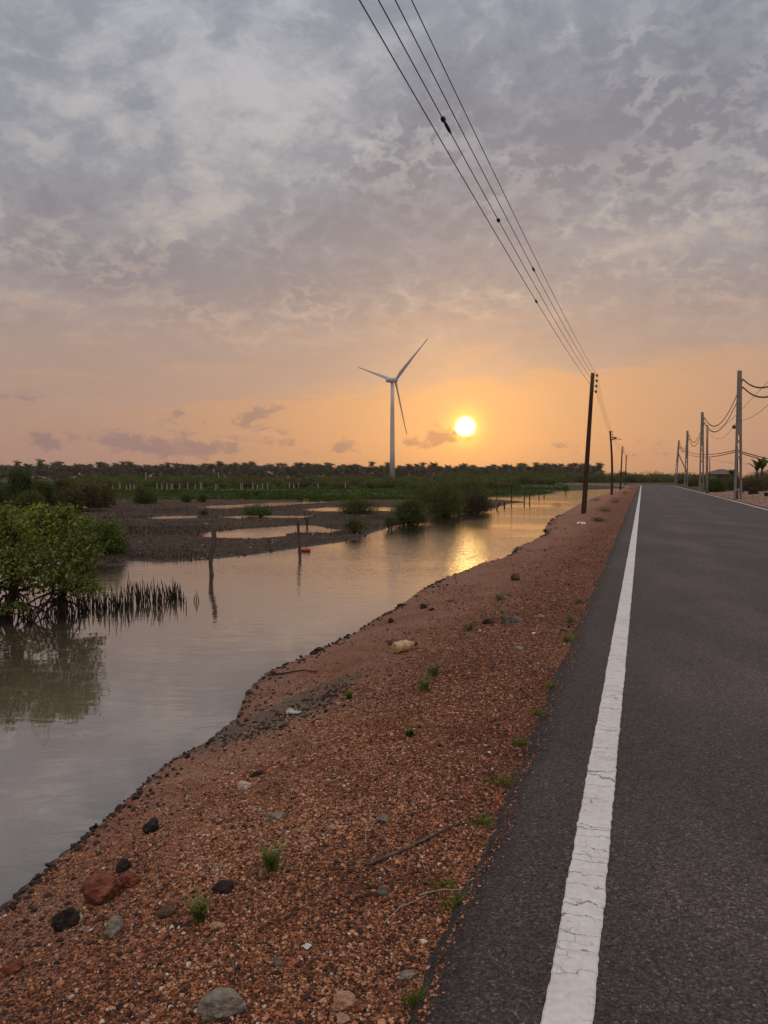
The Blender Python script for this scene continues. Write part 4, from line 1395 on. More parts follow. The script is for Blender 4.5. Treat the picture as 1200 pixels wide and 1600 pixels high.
post([(331, 899), (329, 882), (329, 868), (333, 855), (335, 843), (334, 832), (335, 824)], [0.042, 0.045, 0.05, 0.046, 0.05, 0.044, 0.036], 16.0, 'crooked weathered post standing in the water, nearest of all the posts', M['grey_wood'])
post([(469, 864), (468, 845), (466, 828), (466, 811)], [0.04, 0.042, 0.038, 0.034], 20.7, 'straight dark weathered post in the water beside the red can', M['grey_wood'])
for k, (px, py, top, yy, r, lb) in enumerate([
        (718, 804, 791, 41.5, 0.07, 'short pale broken stump in front of the large thicket'),
        (776, 796, 785, 48, 0.05, 'leaning short stake at the tip of the muddy spit'),
        (788, 793, 785, 51, 0.05, 'short dark stake just right of the leaning stake'),
        (799, 785, 757, 61, 0.045, 'tallest thin stake of the row across the far water'),
        (819, 784.5, 772, 62, 0.05, 'thick short stake right of the tallest stake'),
        (827.5, 784.5, 771, 62.5, 0.05, 'second short stake right of the tallest stake'),
        (842, 777, 768, 77, 0.05, 'small stake near the thin dark far bank, left of two'),
        (850, 777, 770, 77, 0.05, 'small stake near the thin dark far bank, right of two'),
        (884, 770, 758, 97, 0.06, 'lone far stake nearest the first wooden power pole'),
        (776, 782, 771, 66, 0.04, 'short far stake left of the tallest stake')]):
    post([(px, py), (px + (2 if k == 1 else 0.3), (py + top) / 2), (px + (5 if k in (0, 1) else 0.5), top)], [r, r, r * 0.8], yy, lb, M['grey_wood'] if k == 0 else M['bark'], 'wooden_stake')

# ------------------------------------------------------------------ marsh bushes
def bush_px(name, label, px0, px1, ybase, ytop, n, L, mt, seed, depth=None, cat='bush', tone=0.0, z0=WATER + 0.03, **kw):
    p = G((px0 + px1) / 2, ybase, z0)
    k = p.y / 1200
    w = (px1 - px0) * k; h = (ybase - ytop) * k
    return bush(name, label, cat, (p.x, p.y + w * 0.25, z0), w * 1.12, (depth or w * 0.8), h * 1.06, n, L, M[mt], seed, tone=tone, **kw)


bush_px('marsh_bush', 'rounded green bush on the mud left of the large thicket', 602, 678, 820, 771, 6500, 0.085, 'shrub', 20, low=0.02, tone=0.02)
bush_px('marsh_bush', 'wide green bush between two bright pools on the mud flat', 522, 594, 804, 776, 4500, 0.085, 'shrub', 21, low=0.02)
bush_px('marsh_bush', 'small low bush alone beside the long far pool', 374, 431, 807, 787, 2600, 0.085, 'fresh', 22, low=0.02, tone=-0.1)
bush_px('marsh_bush', 'small bush with bare stems at the water edge right of the posts', 530, 577, 834, 807, 1500, 0.06, 'shrub', 23, low=0.1)
bush_px('marsh_bush', 'little bush clump at the left foot of the rounded green bush', 596, 622, 826, 800, 900, 0.06, 'shrub', 24, low=0.1)
bush_px('marsh_bush', 'thin upright sprig on the dark mud above the straight post', 474, 484, 822, 800, 160, 0.05, 'shrub', 25, clumps=4, stems=4)
bush_px('marsh_bush', 'thin reddish bush on the mud left of the small low bush', 305, 330, 806, 795, 500, 0.07, 'olive', 26)
bush_px('marsh_bush', 'bush rising in the middle of the large thicket by the water', 662, 732, 806, 746, 8000, 0.10, 'shrub', 27, low=0.02, tone=-0.05, depth=3.0)
bush_px('marsh_bush', 'bush at the right end of the large thicket by the water', 708, 778, 801, 757, 6500, 0.10, 'olive', 28, low=0.02, tone=-0.1, depth=2.6)
bush_px('marsh_bush', 'taller bush at the back of the large thicket', 680, 766, 791, 737, 8000, 0.12, 'shrub', 29, low=0.02, tone=-0.05, depth=4.0)
bush_px('marsh_bush', 'dull olive bush at the back left of the large thicket', 642, 712, 792, 749, 5500, 0.11, 'olive', 30, low=0.02, depth=3.0)

# field edge bushes and trees on the left
bush_px('field_bush', 'round bush alone in the grass field in front of the fence', 201, 243, 787, 757, 4000, 0.13, 'shrub', 40, low=0.02, z0=-0.36)
bush_px('field_bush', 'left one of two small green bushes in the grass field', 281, 300, 784, 770, 1200, 0.12, 'fresh', 41, low=0.02, z0=-0.36, tone=-0.15)
bush_px('field_bush', 'right one of two small green bushes in the grass field', 308, 323, 784, 769, 1100, 0.12, 'fresh', 42, low=0.02, z0=-0.36, tone=-0.15)
bush_px('field_bush', 'small green bush in the grass field above the pool, left of two', 376, 393, 778, 766, 900, 0.12, 'fresh', 43, low=0.02, z0=-0.36, tone=-0.2)
bush_px('field_bush', 'small green bush in the grass field above the pool, right of two', 394, 408, 778, 764, 900, 0.12, 'fresh', 44, low=0.02, z0=-0.36, tone=-0.2)
bush_px('field_tree', 'bushy brown tinged tree nearest the fence at the left', 112, 176, 793, 740, 8000, 0.13, 'olive', 45, low=0.03, z0=-0.38, cat='tree')
bush_px('field_tree', 'olive tinged bushy tree second from the fence at the left', 66, 118, 790, 739, 6500, 0.13, 'olive', 46, low=0.03, z0=-0.38, cat='tree', tone=0.05)
bush_px('field_tree', 'tall dark green tree with a ragged top at the left edge', 6, 52, 795, 723, 7500, 0.15, 'shrub', 47, low=0.03, z0=-0.38, cat='tree', tone=-0.15)
bush_px('field_tree', 'dark green tree cut by the left edge of the picture', -70, 14, 793, 736, 7000, 0.15, 'shrub', 48, low=0.03, z0=-0.38, cat='tree', tone=-0.12)
bush_px('field_tree', 'low brownish bush at the foot of the olive tinged tree', 88, 132, 797, 757, 4500, 0.12, 'olive', 50, low=0.02, z0=-0.38, cat='bush')
bush_px('field_tree', 'low dark green bush at the foot of the ragged tall tree', 14, 66, 800, 760, 4500, 0.12, 'shrub', 51, low=0.02, z0=-0.38, cat='bush', tone=-0.05)
bush_px('field_tree', 'green bushy tree between the ragged tall tree and the olive tree', 40, 84, 792, 742, 5500, 0.14, 'shrub', 49, low=0.03, z0=-0.38, cat='tree', tone=0.0)


# ------------------------------------------------------------------ field fence
def fence():
    rng = random.Random(9)
    mb = MB(); mb.box((0, 0, 0.42), (0.12, 0.12, 1.24), taper=0.8)
    me = mb.mesh('fence_post'); me.materials.append(M['post_white'])
    first = None
    for px in [165, 176, 187, 197.5, 204, 209.5, 245, 253, 261, 267, 269.5, 280.5, 293, 305, 313, 315, 337, 340, 376, 379, 395, 402, 410, 418, 452, 459, 467, 497, 540]:
        p = D(px, 760, 103 + (px - 150) * 0.04)
        if first is None:
            o = first = link('fence_post', me)
            tag(o, 'white concrete fence post in the row across the far grass field', 'fence post', 'white fence posts across the field')
        else:
            o = first.copy(); C.objects.link(o)
        o.location = (p.x, p.y, -0.28); o.scale = (1, 1, rng.uniform(0.8, 1.05)); o.rotation_euler = (0, rng.gauss(0, 0.04), rng.uniform(0, 1))
    # tall thin poles in the palms
    for px, yb, yt, Y, lb in ((228, 757, 738, 160, 'taller of two thin pale poles before the palms at the left'), (341.5, 752, 738, 190, 'shorter thin pale pole before the palms at the middle left')):
        a, b = D(px, yb, Y), D(px, yt, Y)
        mb = MB(); mb.tube([(0, 0, -0.3), (0, 0, b.z - a.z)], [0.09, 0.06], 8)
        o = mb.build('thin_pole', M['post_white'], None, True); o.location = (a.x, a.y, a.z); tag(o, lb, 'pole')


fence()


def field_grass():
    rng = np.random.default_rng(15)
    n = 42000
    Y = 62 * (210 / 62) ** rng.uniform(0, 1, n); X = (-0.62 + 0.86 * rng.uniform(0, 1, n)) * Y
    z, a = terrain(X, Y)
    ok = (a['grass'] > 0.3) & (a['sd'] < -0.4) & (X < a['xr'] - 1) & (rng.uniform(0, 1, n) < np.clip(0.45 + 1.5 * fbm(X * 0.4, Y, 0.14, 4, 95), 0.02, 1))
    X, Y, z = X[ok], Y[ok], z[ok]; n = len(X)
    h = rng.uniform(0.10, 0.34, n) * (1 + 0.6 * fbm(X, Y, 0.1, 2, 96)); w = rng.uniform(0.10, 0.30, n)
    a_ = rng.uniform(0, PI, n)
    dx, dy = np.cos(a_) * w, np.sin(a_) * w
    V = np.zeros((n, 5, 3))
    for k, (s, hh) in enumerate(((-1, 0), (1, 0), (0.9, 0.8), (0.1, 1.0), (-0.8, 0.7))):
        V[:, k, 0] = X + dx * s * (1 if k < 2 else rng.uniform(0.6, 1.3, n)); V[:, k, 1] = Y + dy * s; V[:, k, 2] = z - 0.03 + h * hh * rng.uniform(0.7, 1.2, n)
    i = np.arange(n) * 5
    F = np.stack([np.stack([i, i + 1, i + 2], 1), np.stack([i, i + 2, i + 3], 1), np.stack([i, i + 3, i + 4], 1)], 1).reshape(-1, 3)
    me = arrays('field_grass', V.reshape(-1, 3), F)
    t = np.clip(0.10 + 0.45 * fbm(X * 0.3, Y, 0.12, 3, 97) + 0.15 * rng.standard_normal(n), 0, 1)
    vattr(me, 'tint', np.repeat(t, 5))
    tag(link('field_grass', me, M['fresh']), 'tussocky green grass of the far field', 'grass', kind='stuff')


field_grass()

# ------------------------------------------------------------------ palm grove
def palm_meshes(seed, H):
    rng = random.Random(seed)
    mb = MB()
    lean = Vector((rng.uniform(-.06, .06), rng.uniform(-.06, .06), 1)) * H
    pts = [Vector((0, 0, -0.3)), lean * 0.35, lean * 0.7 + Vector((rng.uniform(-.2, .2), 0, 0)), lean]
    mb.tube(pts, [0.22, 0.17, 0.14, 0.12], 6)
    tm = mb.mesh('trunk', True); tm.materials.append(M['bark'])
    V, F, T = [], [], []
    top = lean
    for k in range(34):
        a = 2.4 * k + rng.uniform(-.3, .3); el = rng.uniform(-0.8, 1.5); L = rng.uniform(2.0, 3.0)
        d = Vector((math.cos(a), math.sin(a), 0)); side = Vector((-math.sin(a), math.cos(a), 0))
        prev = None
        for i in range(8):
            t = i / 7
            ang = el - 1.25 * t
            if i == 0: c = top.copy()
            else: c = prev + (d * math.cos(ang) + Vector((0, 0, math.sin(ang)))) * (L / 7)
            prev = c
            if i == 0: continue
            wl = 0.95 * (0.35 + math.sin(PI * min(1, t * 0.95 + 0.05))) * 0.7
            for s in (-1, 1):
                o = len(V)
                b2 = c - (d * math.cos(ang) + Vector((0, 0, math.sin(ang)))) * (L / 11)
                V += [c, b2, c + side * s * wl + Vector((0, 0, -wl * rng.uniform(0.4, 1.0))) + d * 0.15]
                F.append((o, o + 1, o + 2)); T += [min(1, max(0, 0.4 + rng.gauss(0, .25)))] * 3
    cm = arrays('crown', np.array([tuple(q) for q in V]), np.array(F)); vattr(cm, 'tint', T); cm.materials.append(M['palm'])
    return tm, cm


def palms():
    rng = random.Random(31)
    kinds = [palm_meshes(100 + i, h) for i, h in enumerate((9.2, 8.2, 10.0, 8.8, 7.6))]
    proto = None
    label = 'coconut palm in the dense grove along the far horizon'
    spots = []
    for i in range(300):
        px = -60 + 960 * ((i * 0.6180339) % 1.0)
        Y = rng.uniform(585, 700) if px > 560 else rng.uniform(520, 680)
        spots.append((px, Y))
    for px, Y in spots:
        tm, cm = rng.choice(kinds)
        if proto is None:
            proto = empty('palm_tree', (0, 0, 0)); tag(proto, label, 'palm tree', 'coconut palms of the far grove')
            link('trunk', tm, None, proto); link('crown', cm, None, proto)
            o = proto
        else:
            o = proto.copy(); C.objects.link(o)
            for nm, me in (('trunk', tm), ('crown', cm)):
                c = bpy.data.objects.new(nm, me); C.objects.link(c); c.parent = o
        p = D(px, 745, Y)
        s = rng.uniform(0.72, 1.0) * (0.98 if px < 480 else 0.88 if px < 800 else 1.04)
        if px > 800: s *= 1.1
        o.location = (p.x, Y, -0.25); o.scale = (s * 0.85, s * 0.85, s); o.rotation_euler = (0, 0, rng.uniform(0, 6.28))
    # the tall one above the rest
    tm, cm = palm_meshes(222, 10.5)
    o = empty('palm_tree', (D(155, 745, 480).x, 480, -0.25)); link('trunk', tm, None, o); link('crown', cm, None, o)
    tag(o, 'tallest coconut palm, standing above the grove at the left', 'palm tree')
    # the rest of the wood behind and the dark growth under it, one mass
    V, F = [], []
    nv = 0
    for i in range(2700):
        cm = rng.choice(kinds)[1]
        px = -500 + 1440 * ((i * 0.7548776) % 1.0)
        low = i % 3 != 0
        Y = rng.uniform(600, 860) if px > 560 else rng.uniform(560, 860)
        x = D(px, 745, Y).x
        co = np.zeros(len(cm.vertices) * 3, np.float32); cm.vertices.foreach_get('co', co); co = co.reshape(-1, 3)
        s = rng.uniform(0.85, 1.10) if i % 7 else rng.uniform(1.1, 1.28)
        dz = -0.25 if not low else -rng.uniform(1.2, 8.8)
        co = co * s * np.array([1.5, 1.5, 1.1]) + np.array([x, Y, dz])
        co[:, 2] = np.maximum(co[:, 2], -0.4)
        V.append(co); F.append(np.arange(len(co)).reshape(-1, 3) + nv); nv += len(co)
    V = np.concatenate(V); F = np.concatenate(F)
    me = arrays('distant_wood', V, F); vattr(me, 'tint', np.full(len(V), 0.3))
    tag(link('distant_wood', me, M['palm']), 'dark mass of palm crowns behind the grove', 'wood', kind='stuff')


palms()


def far_shrubs():
    rng = random.Random(41)
    kinds = []
    for k in range(6):
        cs = []
        for i in range(7):
            a = rng.uniform(0, 6.28); r = rng.uniform(0, 1.0)
            hh = rng.uniform(0.5, 1.0)
            cs.append((math.cos(a) * r * 1.3, math.sin(a) * r, hh * 0.9, 0.75, 0.7, hh * 0.9))
        me = leaves('foliage', cs, 1100, 0.20, 0.5, 50 + k, 0.5)
        me.materials.append(M['shrub'] if k < 4 else M['olive'])
        kinds.append(me)
    mb = MB()
    for k in range(4): limb(mb, (0, 0, -0.2), (rng.uniform(-1, 1), rng.uniform(-.6, .6), 1.2), 0.06, 0.02, rng)
    sm = mb.mesh('stem', True); sm.materials.append(M['bark'])
    proto = None

    def put(px, Y, s, sz, label, group, cat='shrub'):
        nonlocal proto
        p = D(px, 745, Y)
        o = empty('shrub', (p.x, Y, -0.28)); tag(o, label, cat, group)
        c = link('foliage', rng.choice(kinds)); c.data.materials.clear() if False else None
        c.parent = o
        c2 = link('stem', sm); c2.parent = o
        o.scale = (s, s, s * sz); o.rotation_euler = (0, 0, rng.uniform(0, 6.28))
    for i in range(230):
        px = 110 + 690 * ((i * 0.6180339) % 1.0)
        Y = rng.uniform(122, 260)
        put(px, Y, rng.uniform(0.9, 1.6) * (1 + (Y - 122) / 260), rng.uniform(0.50, 0.85), 'green shrub in the belt in front of the palm grove', 'shrubs in front of the palm grove')
    for i in range(46):
        px = 690 + 200 * ((i * 0.6180339) % 1.0)
        Y = rng.uniform(170, 420)
        put(px, Y, rng.uniform(1.3, 2.4) * Y / 260, rng.uniform(0.7, 1.1), 'dark tree top in the grove behind the far water', 'trees behind the far water')
    for i in range(110):
        px = 862 + 250 * ((i * 0.6180339) % 1.0)
        Y = rng.uniform(215, 330)
        put(px, Y, rng.uniform(1.3, 2.0) * Y / 240, rng.uniform(0.75, 1.15), 'bushy tree beyond the end of the road', 'trees beyond the end of the road')
    # taller broad crowns at the right end of the grove
    for px, yt, Y, w, lb in ((860, 727, 330, 28, 'tall round crowned tree at the right end of the grove'), (805, 730, 380, 34, 'broad dark tree left of the round crowned tree'), (832, 733, 340, 30, 'dark tree between the broad tree and the round crowned tree'),
                            (775, 733, 400, 34, 'broad dark tree furthest left of the three before the grove end'), (905, 738, 300, 26, 'low spreading tree just left of the first wooden pole')):
        p = D(px, yt, Y)
        bush('broad_tree', lb, 'tree', (p.x, Y, -0.25), w * Y / 1200, w * Y / 1200, p.z + 0.25, 2600, 0.5, M['shrub'], int(px), low=0.12, tone=-0.15)
    p = D(845, 752, 180); bush('pale_bush', 'pale grey green bush beside the far bank', 'bush', (p.x, 180, -0.3), 5.5, 4, 2.4, 2500, 0.22, M['olive'], 61, low=0.02, tone=0.3)


far_shrubs()

# ------------------------------------------------------------------ wind turbine
def turbine():
    Y = 560.0
    p = D(613, 750, Y)
    o = empty('wind_turbine', (p.x, Y, -0.25))
    hz = D(614, 594, Y).z + 0.25
    mb = MB(); n = 12
    mb.tube([(0, 0, -0.5), (0, 0, hz * 0.3), (0, 0, hz * 0.7), (0, 0, hz - 1.2)], [1.95, 1.75, 1.45, 1.2], 28, cap=True)
    mb.build('tower', M['turbine'], o, True)
    yaw = R(42)
    ax = Vector((math.sin(yaw + PI / 2 - R(0)) * 0 + math.sin(yaw), math.cos(yaw), 0.07)).normalized()   # rotor axis: right and away
    ax = Vector((math.sin(R(42)), math.cos(R(42)), 0.06)).normalized()
    side = ax.cross(Vector((0, 0, 1))).normalized(); up = side.cross(ax)
    c = Vector((0, 0, hz))
    mb = MB()
    prof = [(-6.0, 1.15), (-5.4, 1.55), (-1.0, 1.8), (1.4, 1.7), (2.0, 1.3)]
    vs, fs = [], []
    for s, r in prof:
        for q in range(12):
            a = 2 * PI * q / 12
            ca, sa = math.cos(a), math.sin(a)
            k = 1 / max(abs(ca), abs(sa)) ** 0.75
            vs.append(c + ax * s + side * (ca * r * k) + up * (sa * r * k * 1.05))
    for i in range(len(prof) - 1):
        for q in range(12): fs.append((i * 12 + q, i * 12 + (q + 1) % 12, (i + 1) * 12 + (q + 1) % 12, (i + 1) * 12 + q))
    fs += [tuple(range(11, -1, -1)), tuple(48 + q for q in range(12))]
    mb.piece(vs, fs); mb.build('nacelle', M['turbine'], o, True)
    hub = c + ax * 3.3
    Mh = Matrix.Translation(hub) @ ax.to_track_quat('Z', 'Y').to_matrix().to_4x4()
    mb = MB(); mb.lathe([(1.5, -1.4), (1.75, -0.6), (1.7, 0.6), (1.2, 1.6), (0.5, 2.1)], 20, Mh)
    mb.build('hub', M['turbine'], o, True)
    L = 40.5
    for k in range(3):
        th = R(41 + 120 * k)
        # seen from the camera, right is -side when the axis points away
        rt = side if side.x > 0 else -side
        d = (rt * math.cos(th) + up * math.sin(th)).normalized()
        ch = ax.cross(d).normalized()
        vs, fs = [], []
        secs = [(0.5, 0.95, 0.95, 0), (2.5, 1.0, 0.9, 0.2), (7, 1.3, 0.36, 0.5), (13, 1.08, 0.26, 0.35), (24, 0.68, 0.16, 0.15), (34, 0.42, 0.09, 0.05), (39.5, 0.38, 0.05, 0.0), (L, 0.08, 0.02, 0)]
        for s, cw, tk, tw in secs:
            pre = d * s + ax * (0.0009 * s * s)
            a1 = (ch * math.cos(tw) + ax * math.sin(tw)); a2 = (ax * math.cos(tw) - ch * math.sin(tw))
            for q in range(10):
                a = 2 * PI * q / 10
                vs.append(hub + pre + a1 * (math.cos(a) * cw - cw * 0.25 * (s > 3)) + a2 * (math.sin(a) * tk))
        for i in range(len(secs) - 1):
            for q in range(10): fs.append((i * 10 + q, i * 10 + (q + 1) % 10, (i + 1) * 10 + (q + 1) % 10, (i + 1) * 10 + q))
        fs += [tuple(range(9, -1, -1)), tuple((len(secs) - 1) * 10 + q for q in range(10))]
        mb = MB(); mb.piece(vs, fs); mb.build('blade', M['turbine'], o, True)
    tag(o, 'tall white three bladed wind turbine rising behind the shrubs', 'wind turbine')


turbine()

# ------------------------------------------------------------------ wooden power poles and their wires
ATT = (0.0, 0.26, 0.52, 0.78)              # the four insulators, downward from the top one


def wood_pole(foot, top, Y, label, lamp=False, r0=0.125, knee=0.0, ins=True):
    b = D(foot[0], foot[1], Y); t = D(top[0], top[1], Y + 0.02)
    b.z = zt(b.x, b.y)
    o = empty('power_pole', b)
    v = t - b
    mb = MB()
    pts = [Vector((0, 0, -0.4))] + [v * k + Vector((math.sin(PI * k) * knee, 0, 0)) for k in (0.0, 0.2, 0.4, 0.6, 0.8, 1.0)]
    mb.tube(pts, [r0] + [r0 * (1 - 0.32 * k) for k in (0, .2, .4, .6, .8, 1.0)], 12)
    mb.build('shaft', M['pole_wood'], o, True)
    at = []
    if ins:
        for dz in ATT:
            q = v * ((v.z - 0.12 - dz) / v.z)
            off = Vector((0.20, -0.067, 0))
            mb = MB()
            mb.tube([q, q + off], 0.014, 6)
            c = q + off
            br = mb.build('bracket', M['steel'], o, True)
            mb = MB()
            mb.lathe([(0.022, -0.07), (0.05, -0.05), (0.042, -0.015), (0.055, 0.0), (0.042, 0.02), (0.05, 0.05), (0.022, 0.07)], 12, Matrix.Translation(c))
            mb.build('insulator', M['porcelain'], br, True)
            at.append(b + c)
    if lamp:
        q = v * ((v.z - 0.85) / v.z)
        mb = MB(); mb.tube([q, q + Vector((0.35, -0.3, 0.0)), q + Vector((0.9, -0.8, -0.04))], 0.03, 8)
        arm = mb.build('lamp_arm', M['steel'], o, True)
        mb = MB(); e = q + Vector((0.34, -0.3, 0.13))
        mb.lathe([(0.05, -0.30), (0.13, -0.22), (0.17, 0.0), (0.14, 0.22), (0.05, 0.30)], 12, Matrix.Translation(e) @ Matrix.Diagonal((1, 1, 0.55, 1)) @ Matrix.Rotation(R(40), 4, 'Z') @ Matrix.Rotation(PI / 2, 4, 'Y'))
        mb.build('lamp_head', M['steel'], arm, True)
    tag(o, label, 'power pole', 'wooden power poles along the bank')
    return at


A1 = wood_pole((912, 797), (926.2, 583), 37.6, 'tall dark wooden power pole leaning right, nearest on the bank')
A2 = wood_pole((955.8, 770), (953.2, 673), 77, 'wooden power pole with a street lamp arm, second along the bank', True, knee=0.12)
A3 = wood_pole((969.3, 763), (972.4, 697.5), 116, 'third wooden power pole along the bank, past the lamp pole')
A4 = wood_pole((977.3, 760), (978.5, 711), 153, 'last and smallest wooden power pole along the bank')


def span(a, b, sag, n):
    return [a.lerp(b, t) - Vector((0, 0, 4 * sag * t * (1 - t))) for t in [i / n for i in range(n + 1)]]


def main_wires():
    names = ('topmost bare wire of the four overhead', 'second bare wire from the top with a splice sleeve', 'third bare wire from the top with two clamps', 'lowest bare wire of the four overhead')
    for k in range(4):
        a = A1[k]
        z0 = (6.62, 6.30, 6.02, 5.74)[k]
        a0 = Vector((-2.4 + K * -2.2, -2.2, z0))
        o = empty('overhead_wire', a)
        first = span(a0, a, 0.34, 60)
        P = first[:-1] + span(a, A2[k], 0.30, 20)[:-1] + span(A2[k], A3[k], 0.3, 14)[:-1] + span(A3[k], A4[k], 0.3, 10)
        mb = MB(); mb.tube([q - a for q in P], 0.0060, 6)
        mb.build('conductor', M['wire'], o, True)

        def sleeve(pxy, L, r, nm):
            best = min(range(len(first) - 1), key=lambda i: abs(project(first[i])[1] - pxy[1]))
            # refine along the span
            c = min((first[max(best - 1, 0)].lerp(first[min(best + 1, 60)], t / 40) for t in range(41)), key=lambda q: abs(project(q)[1] - pxy[1]))
            d = (first[best + 1] - first[best]).normalized()
            mb = MB(); mb.tube([c - a - d * L / 2, c - a - d * L * 0.2, c - a + d * L * 0.2, c - a + d * L / 2], [r * 0.5, r, r, r * 0.5], 8)
            mb.build(nm, M['wire'], o, True)
        if k == 2: sleeve((698, 186), 0.10, 0.030, 'clamp'); sleeve((704, 200), 0.34, 0.020, 'splice'); sleeve((776, 344), 0.10, 0.030, 'clamp')
        if k == 1: sleeve((831, 421), 0.32, 0.024, 'splice')
        if k == 3: sleeve((832, 471), 0.30, 0.024, 'splice')
        tag(o, names[k], 'wire', 'overhead wires on the wooden poles')


def project(q):
    c, s = math.cos(PITCH), math.sin(PITCH)
    v = q - Vector((0, 0, EYE))
    f = v.y * c - v.z * s; u = v.y * s + v.z * c
    if f < 0.01: return (0, -1e6)
    return (600 + 1200 * v.x / f, 800 - 1200 * u / f)


main_wires()


# ------------------------------------------------------------------ concrete poles beyond the road
def concrete_pole(foot, top, Y, label, solid=0.5, w0=0.58, w1=0.24, rungs=4, strut=False):
    b = D(foot[0], foot[1], Y); t = D(top[0], top[1], Y)
    b.z = zt(b.x, b.y)
    o = empty('concrete_pole', b)
    v = t - b
    H = v.z
    ang = math.atan(K)
    ux = Vector((math.cos(0.2), math.sin(0.2), 0)); uy = Vector((-math.sin(0.2), math.cos(0.2), 0))

    def at(z): return v * (z / H)

    def wid(z): return w0 + (w1 - w0) * z / H

    def prism(z0, z1, x0, x1, y0, y1, mb):
        vs = []
        for z in (z0, z1):
            c = at(z)
            for xx, yy in ((x0(z), y0), (x1(z), y0), (x1(z), y1), (x0(z), y1)): vs.append(c + ux * xx + uy * yy)
        mb.piece(vs, [(3, 2, 1, 0), (4, 5, 6, 7), (0, 1, 5, 4), (1, 2, 6, 5), (2, 3, 7, 6), (3, 0, 4, 7)])
    zs = H * (1 - solid)
    lw = 0.095
    mb = MB()
    prism(zs, H, lambda z: -wid(z) / 2, lambda z: wid(z) / 2, -0.09, 0.09, mb)
    mb.build('shaft', M['concrete'], o)
    for s in (-1, 1):
        mb = MB()
        if s < 0: prism(-0.4, zs + 0.002, lambda z: -wid(z) / 2, lambda z: -wid(z) / 2 + lw, -0.085, 0.085, mb)
        else: prism(-0.4, zs + 0.002, lambda z: wid(z) / 2 - lw, lambda z: wid(z) / 2, -0.085, 0.085, mb)
        mb.build('leg', M['concrete'], o)
    for i in range(rungs):
        z = zs * (i + 0.55) / rungs
        mb = MB(); prism(z, z + 0.16, lambda q: -wid(q) / 2 + lw - 0.01, lambda q: wid(q) / 2 - lw + 0.01, -0.07, 0.07, mb)
        mb.build('rung', M['concrete'], o)
    at2 = []
    for dz in (0.62, 1.18):
        q = at(H - dz) + ux * (w1 / 2 + 0.01)
        mb = MB(); mb.tube([q - ux * 0.02, q + ux * 0.16], 0.025, 6); mb.box(tuple(q + ux * 0.02), (0.06, 0.1, 0.2))
        mb.build('hook', M['steel'], o)
        at2.append(b + q + ux * 0.16)
    if strut:
        mb = MB(); a = at(H * 0.72)
        e = D(1083, 745, Y + 1.0) - b; e.z = -0.2
        mb.tube([a, e], [0.10, 0.12], 8)
        mb.build('strut', M['concrete'], o)
    tag(o, label, 'power pole', 'concrete poles beyond the road')
    return at2, b, v


CA, bA, vA = concrete_pole((1153, 775), (1155.7, 579), 56, 'large pale concrete pole with split legs, nearest beyond the road', 0.5)
CB, bB, vB = concrete_pole((1096, 766), (1097.5, 644), 88, 'concrete pole with split legs standing left of a thin round post', 0.42)
CD, bD, vD = concrete_pole((1071.5, 762), (1074.3, 673), 121, 'concrete pole crossed by a slanting strut', 0.5)
CE, bE, vE = concrete_pole((1055.5, 757.5), (1061, 688), 155, 'furthest concrete pole, leaning and propped by a slanting strut', 0.5, strut=True)


def round_post(foot, top, Y, label, r0, r1, mt):
    b = D(foot[0], foot[1], Y); t = D(top[0], top[1], Y); b.z = zt(b.x, b.y)
    mb = MB(); v = t - b
    mb.tube([Vector((0, 0, -0.4)), v * 0.33, v * 0.66, v], [r0, r0 * .67 + r1 * .33, r0 * .33 + r1 * .67, r1], 12)
    o = mb.build('round_post', mt, None, True); o.location = b
    tag(o, label, 'pole')
    return b + v


TC = round_post((1104.5, 768), (1105.3, 664), 74, 'thin round concrete post beside the bright green bush', 0.13, 0.09, M['concrete'])
TF = round_post((1109.5, 745), (1109, 715), 150, 'small dark far pole standing by the house roof', 0.10, 0.07, M['pole_wood'])
round_post((1150.8, 775), (1151.0, 697), 57.2, 'dark wooden stay post close behind the large concrete pole', 0.12, 0.10, M['pole_wood'])


def cable(P, label, r, twist=True, name='twisted_cable', group=None, ball=None):
    o = empty(name, P[0])
    mb = MB()
    # resample
    Q = []
    for i in range(len(P) - 1):
        k = max(1, int((P[i + 1] - P[i]).length / 0.11)) if twist else 2
        for j in range(k): Q.append(P[i].lerp(P[i + 1], j / k))
    Q.append(P[-1])
    if twist:
        for ph in (0, PI):
            pts = []
            for i, q in enumerate(Q):
                a = i * 0.9 + ph
                pts.append(q - P[0] + Vector((math.cos(a) * r * 0.3, math.sin(a) * r * 0.5, math.cos(a) * r)))
            mb.tube(pts, r * 0.8, 5)
        mb.build('twisted_strands', M['wire'], o, True)
    else:
        mb.tube([q - P[0] for q in Q], r, 5); mb.build('strand', M['wire'], o, True)
    if ball is not None:
        mb = MB()
        mb.lathe([(0.02, -0.16), (0.10, -0.12), (0.15, 0.0), (0.10, 0.12), (0.02, 0.16)], 12, Matrix.Translation(ball - P[0]))
        mb.build('insulator', M['porcelain'], o, True)
    return tag(o, label, 'cable', group)


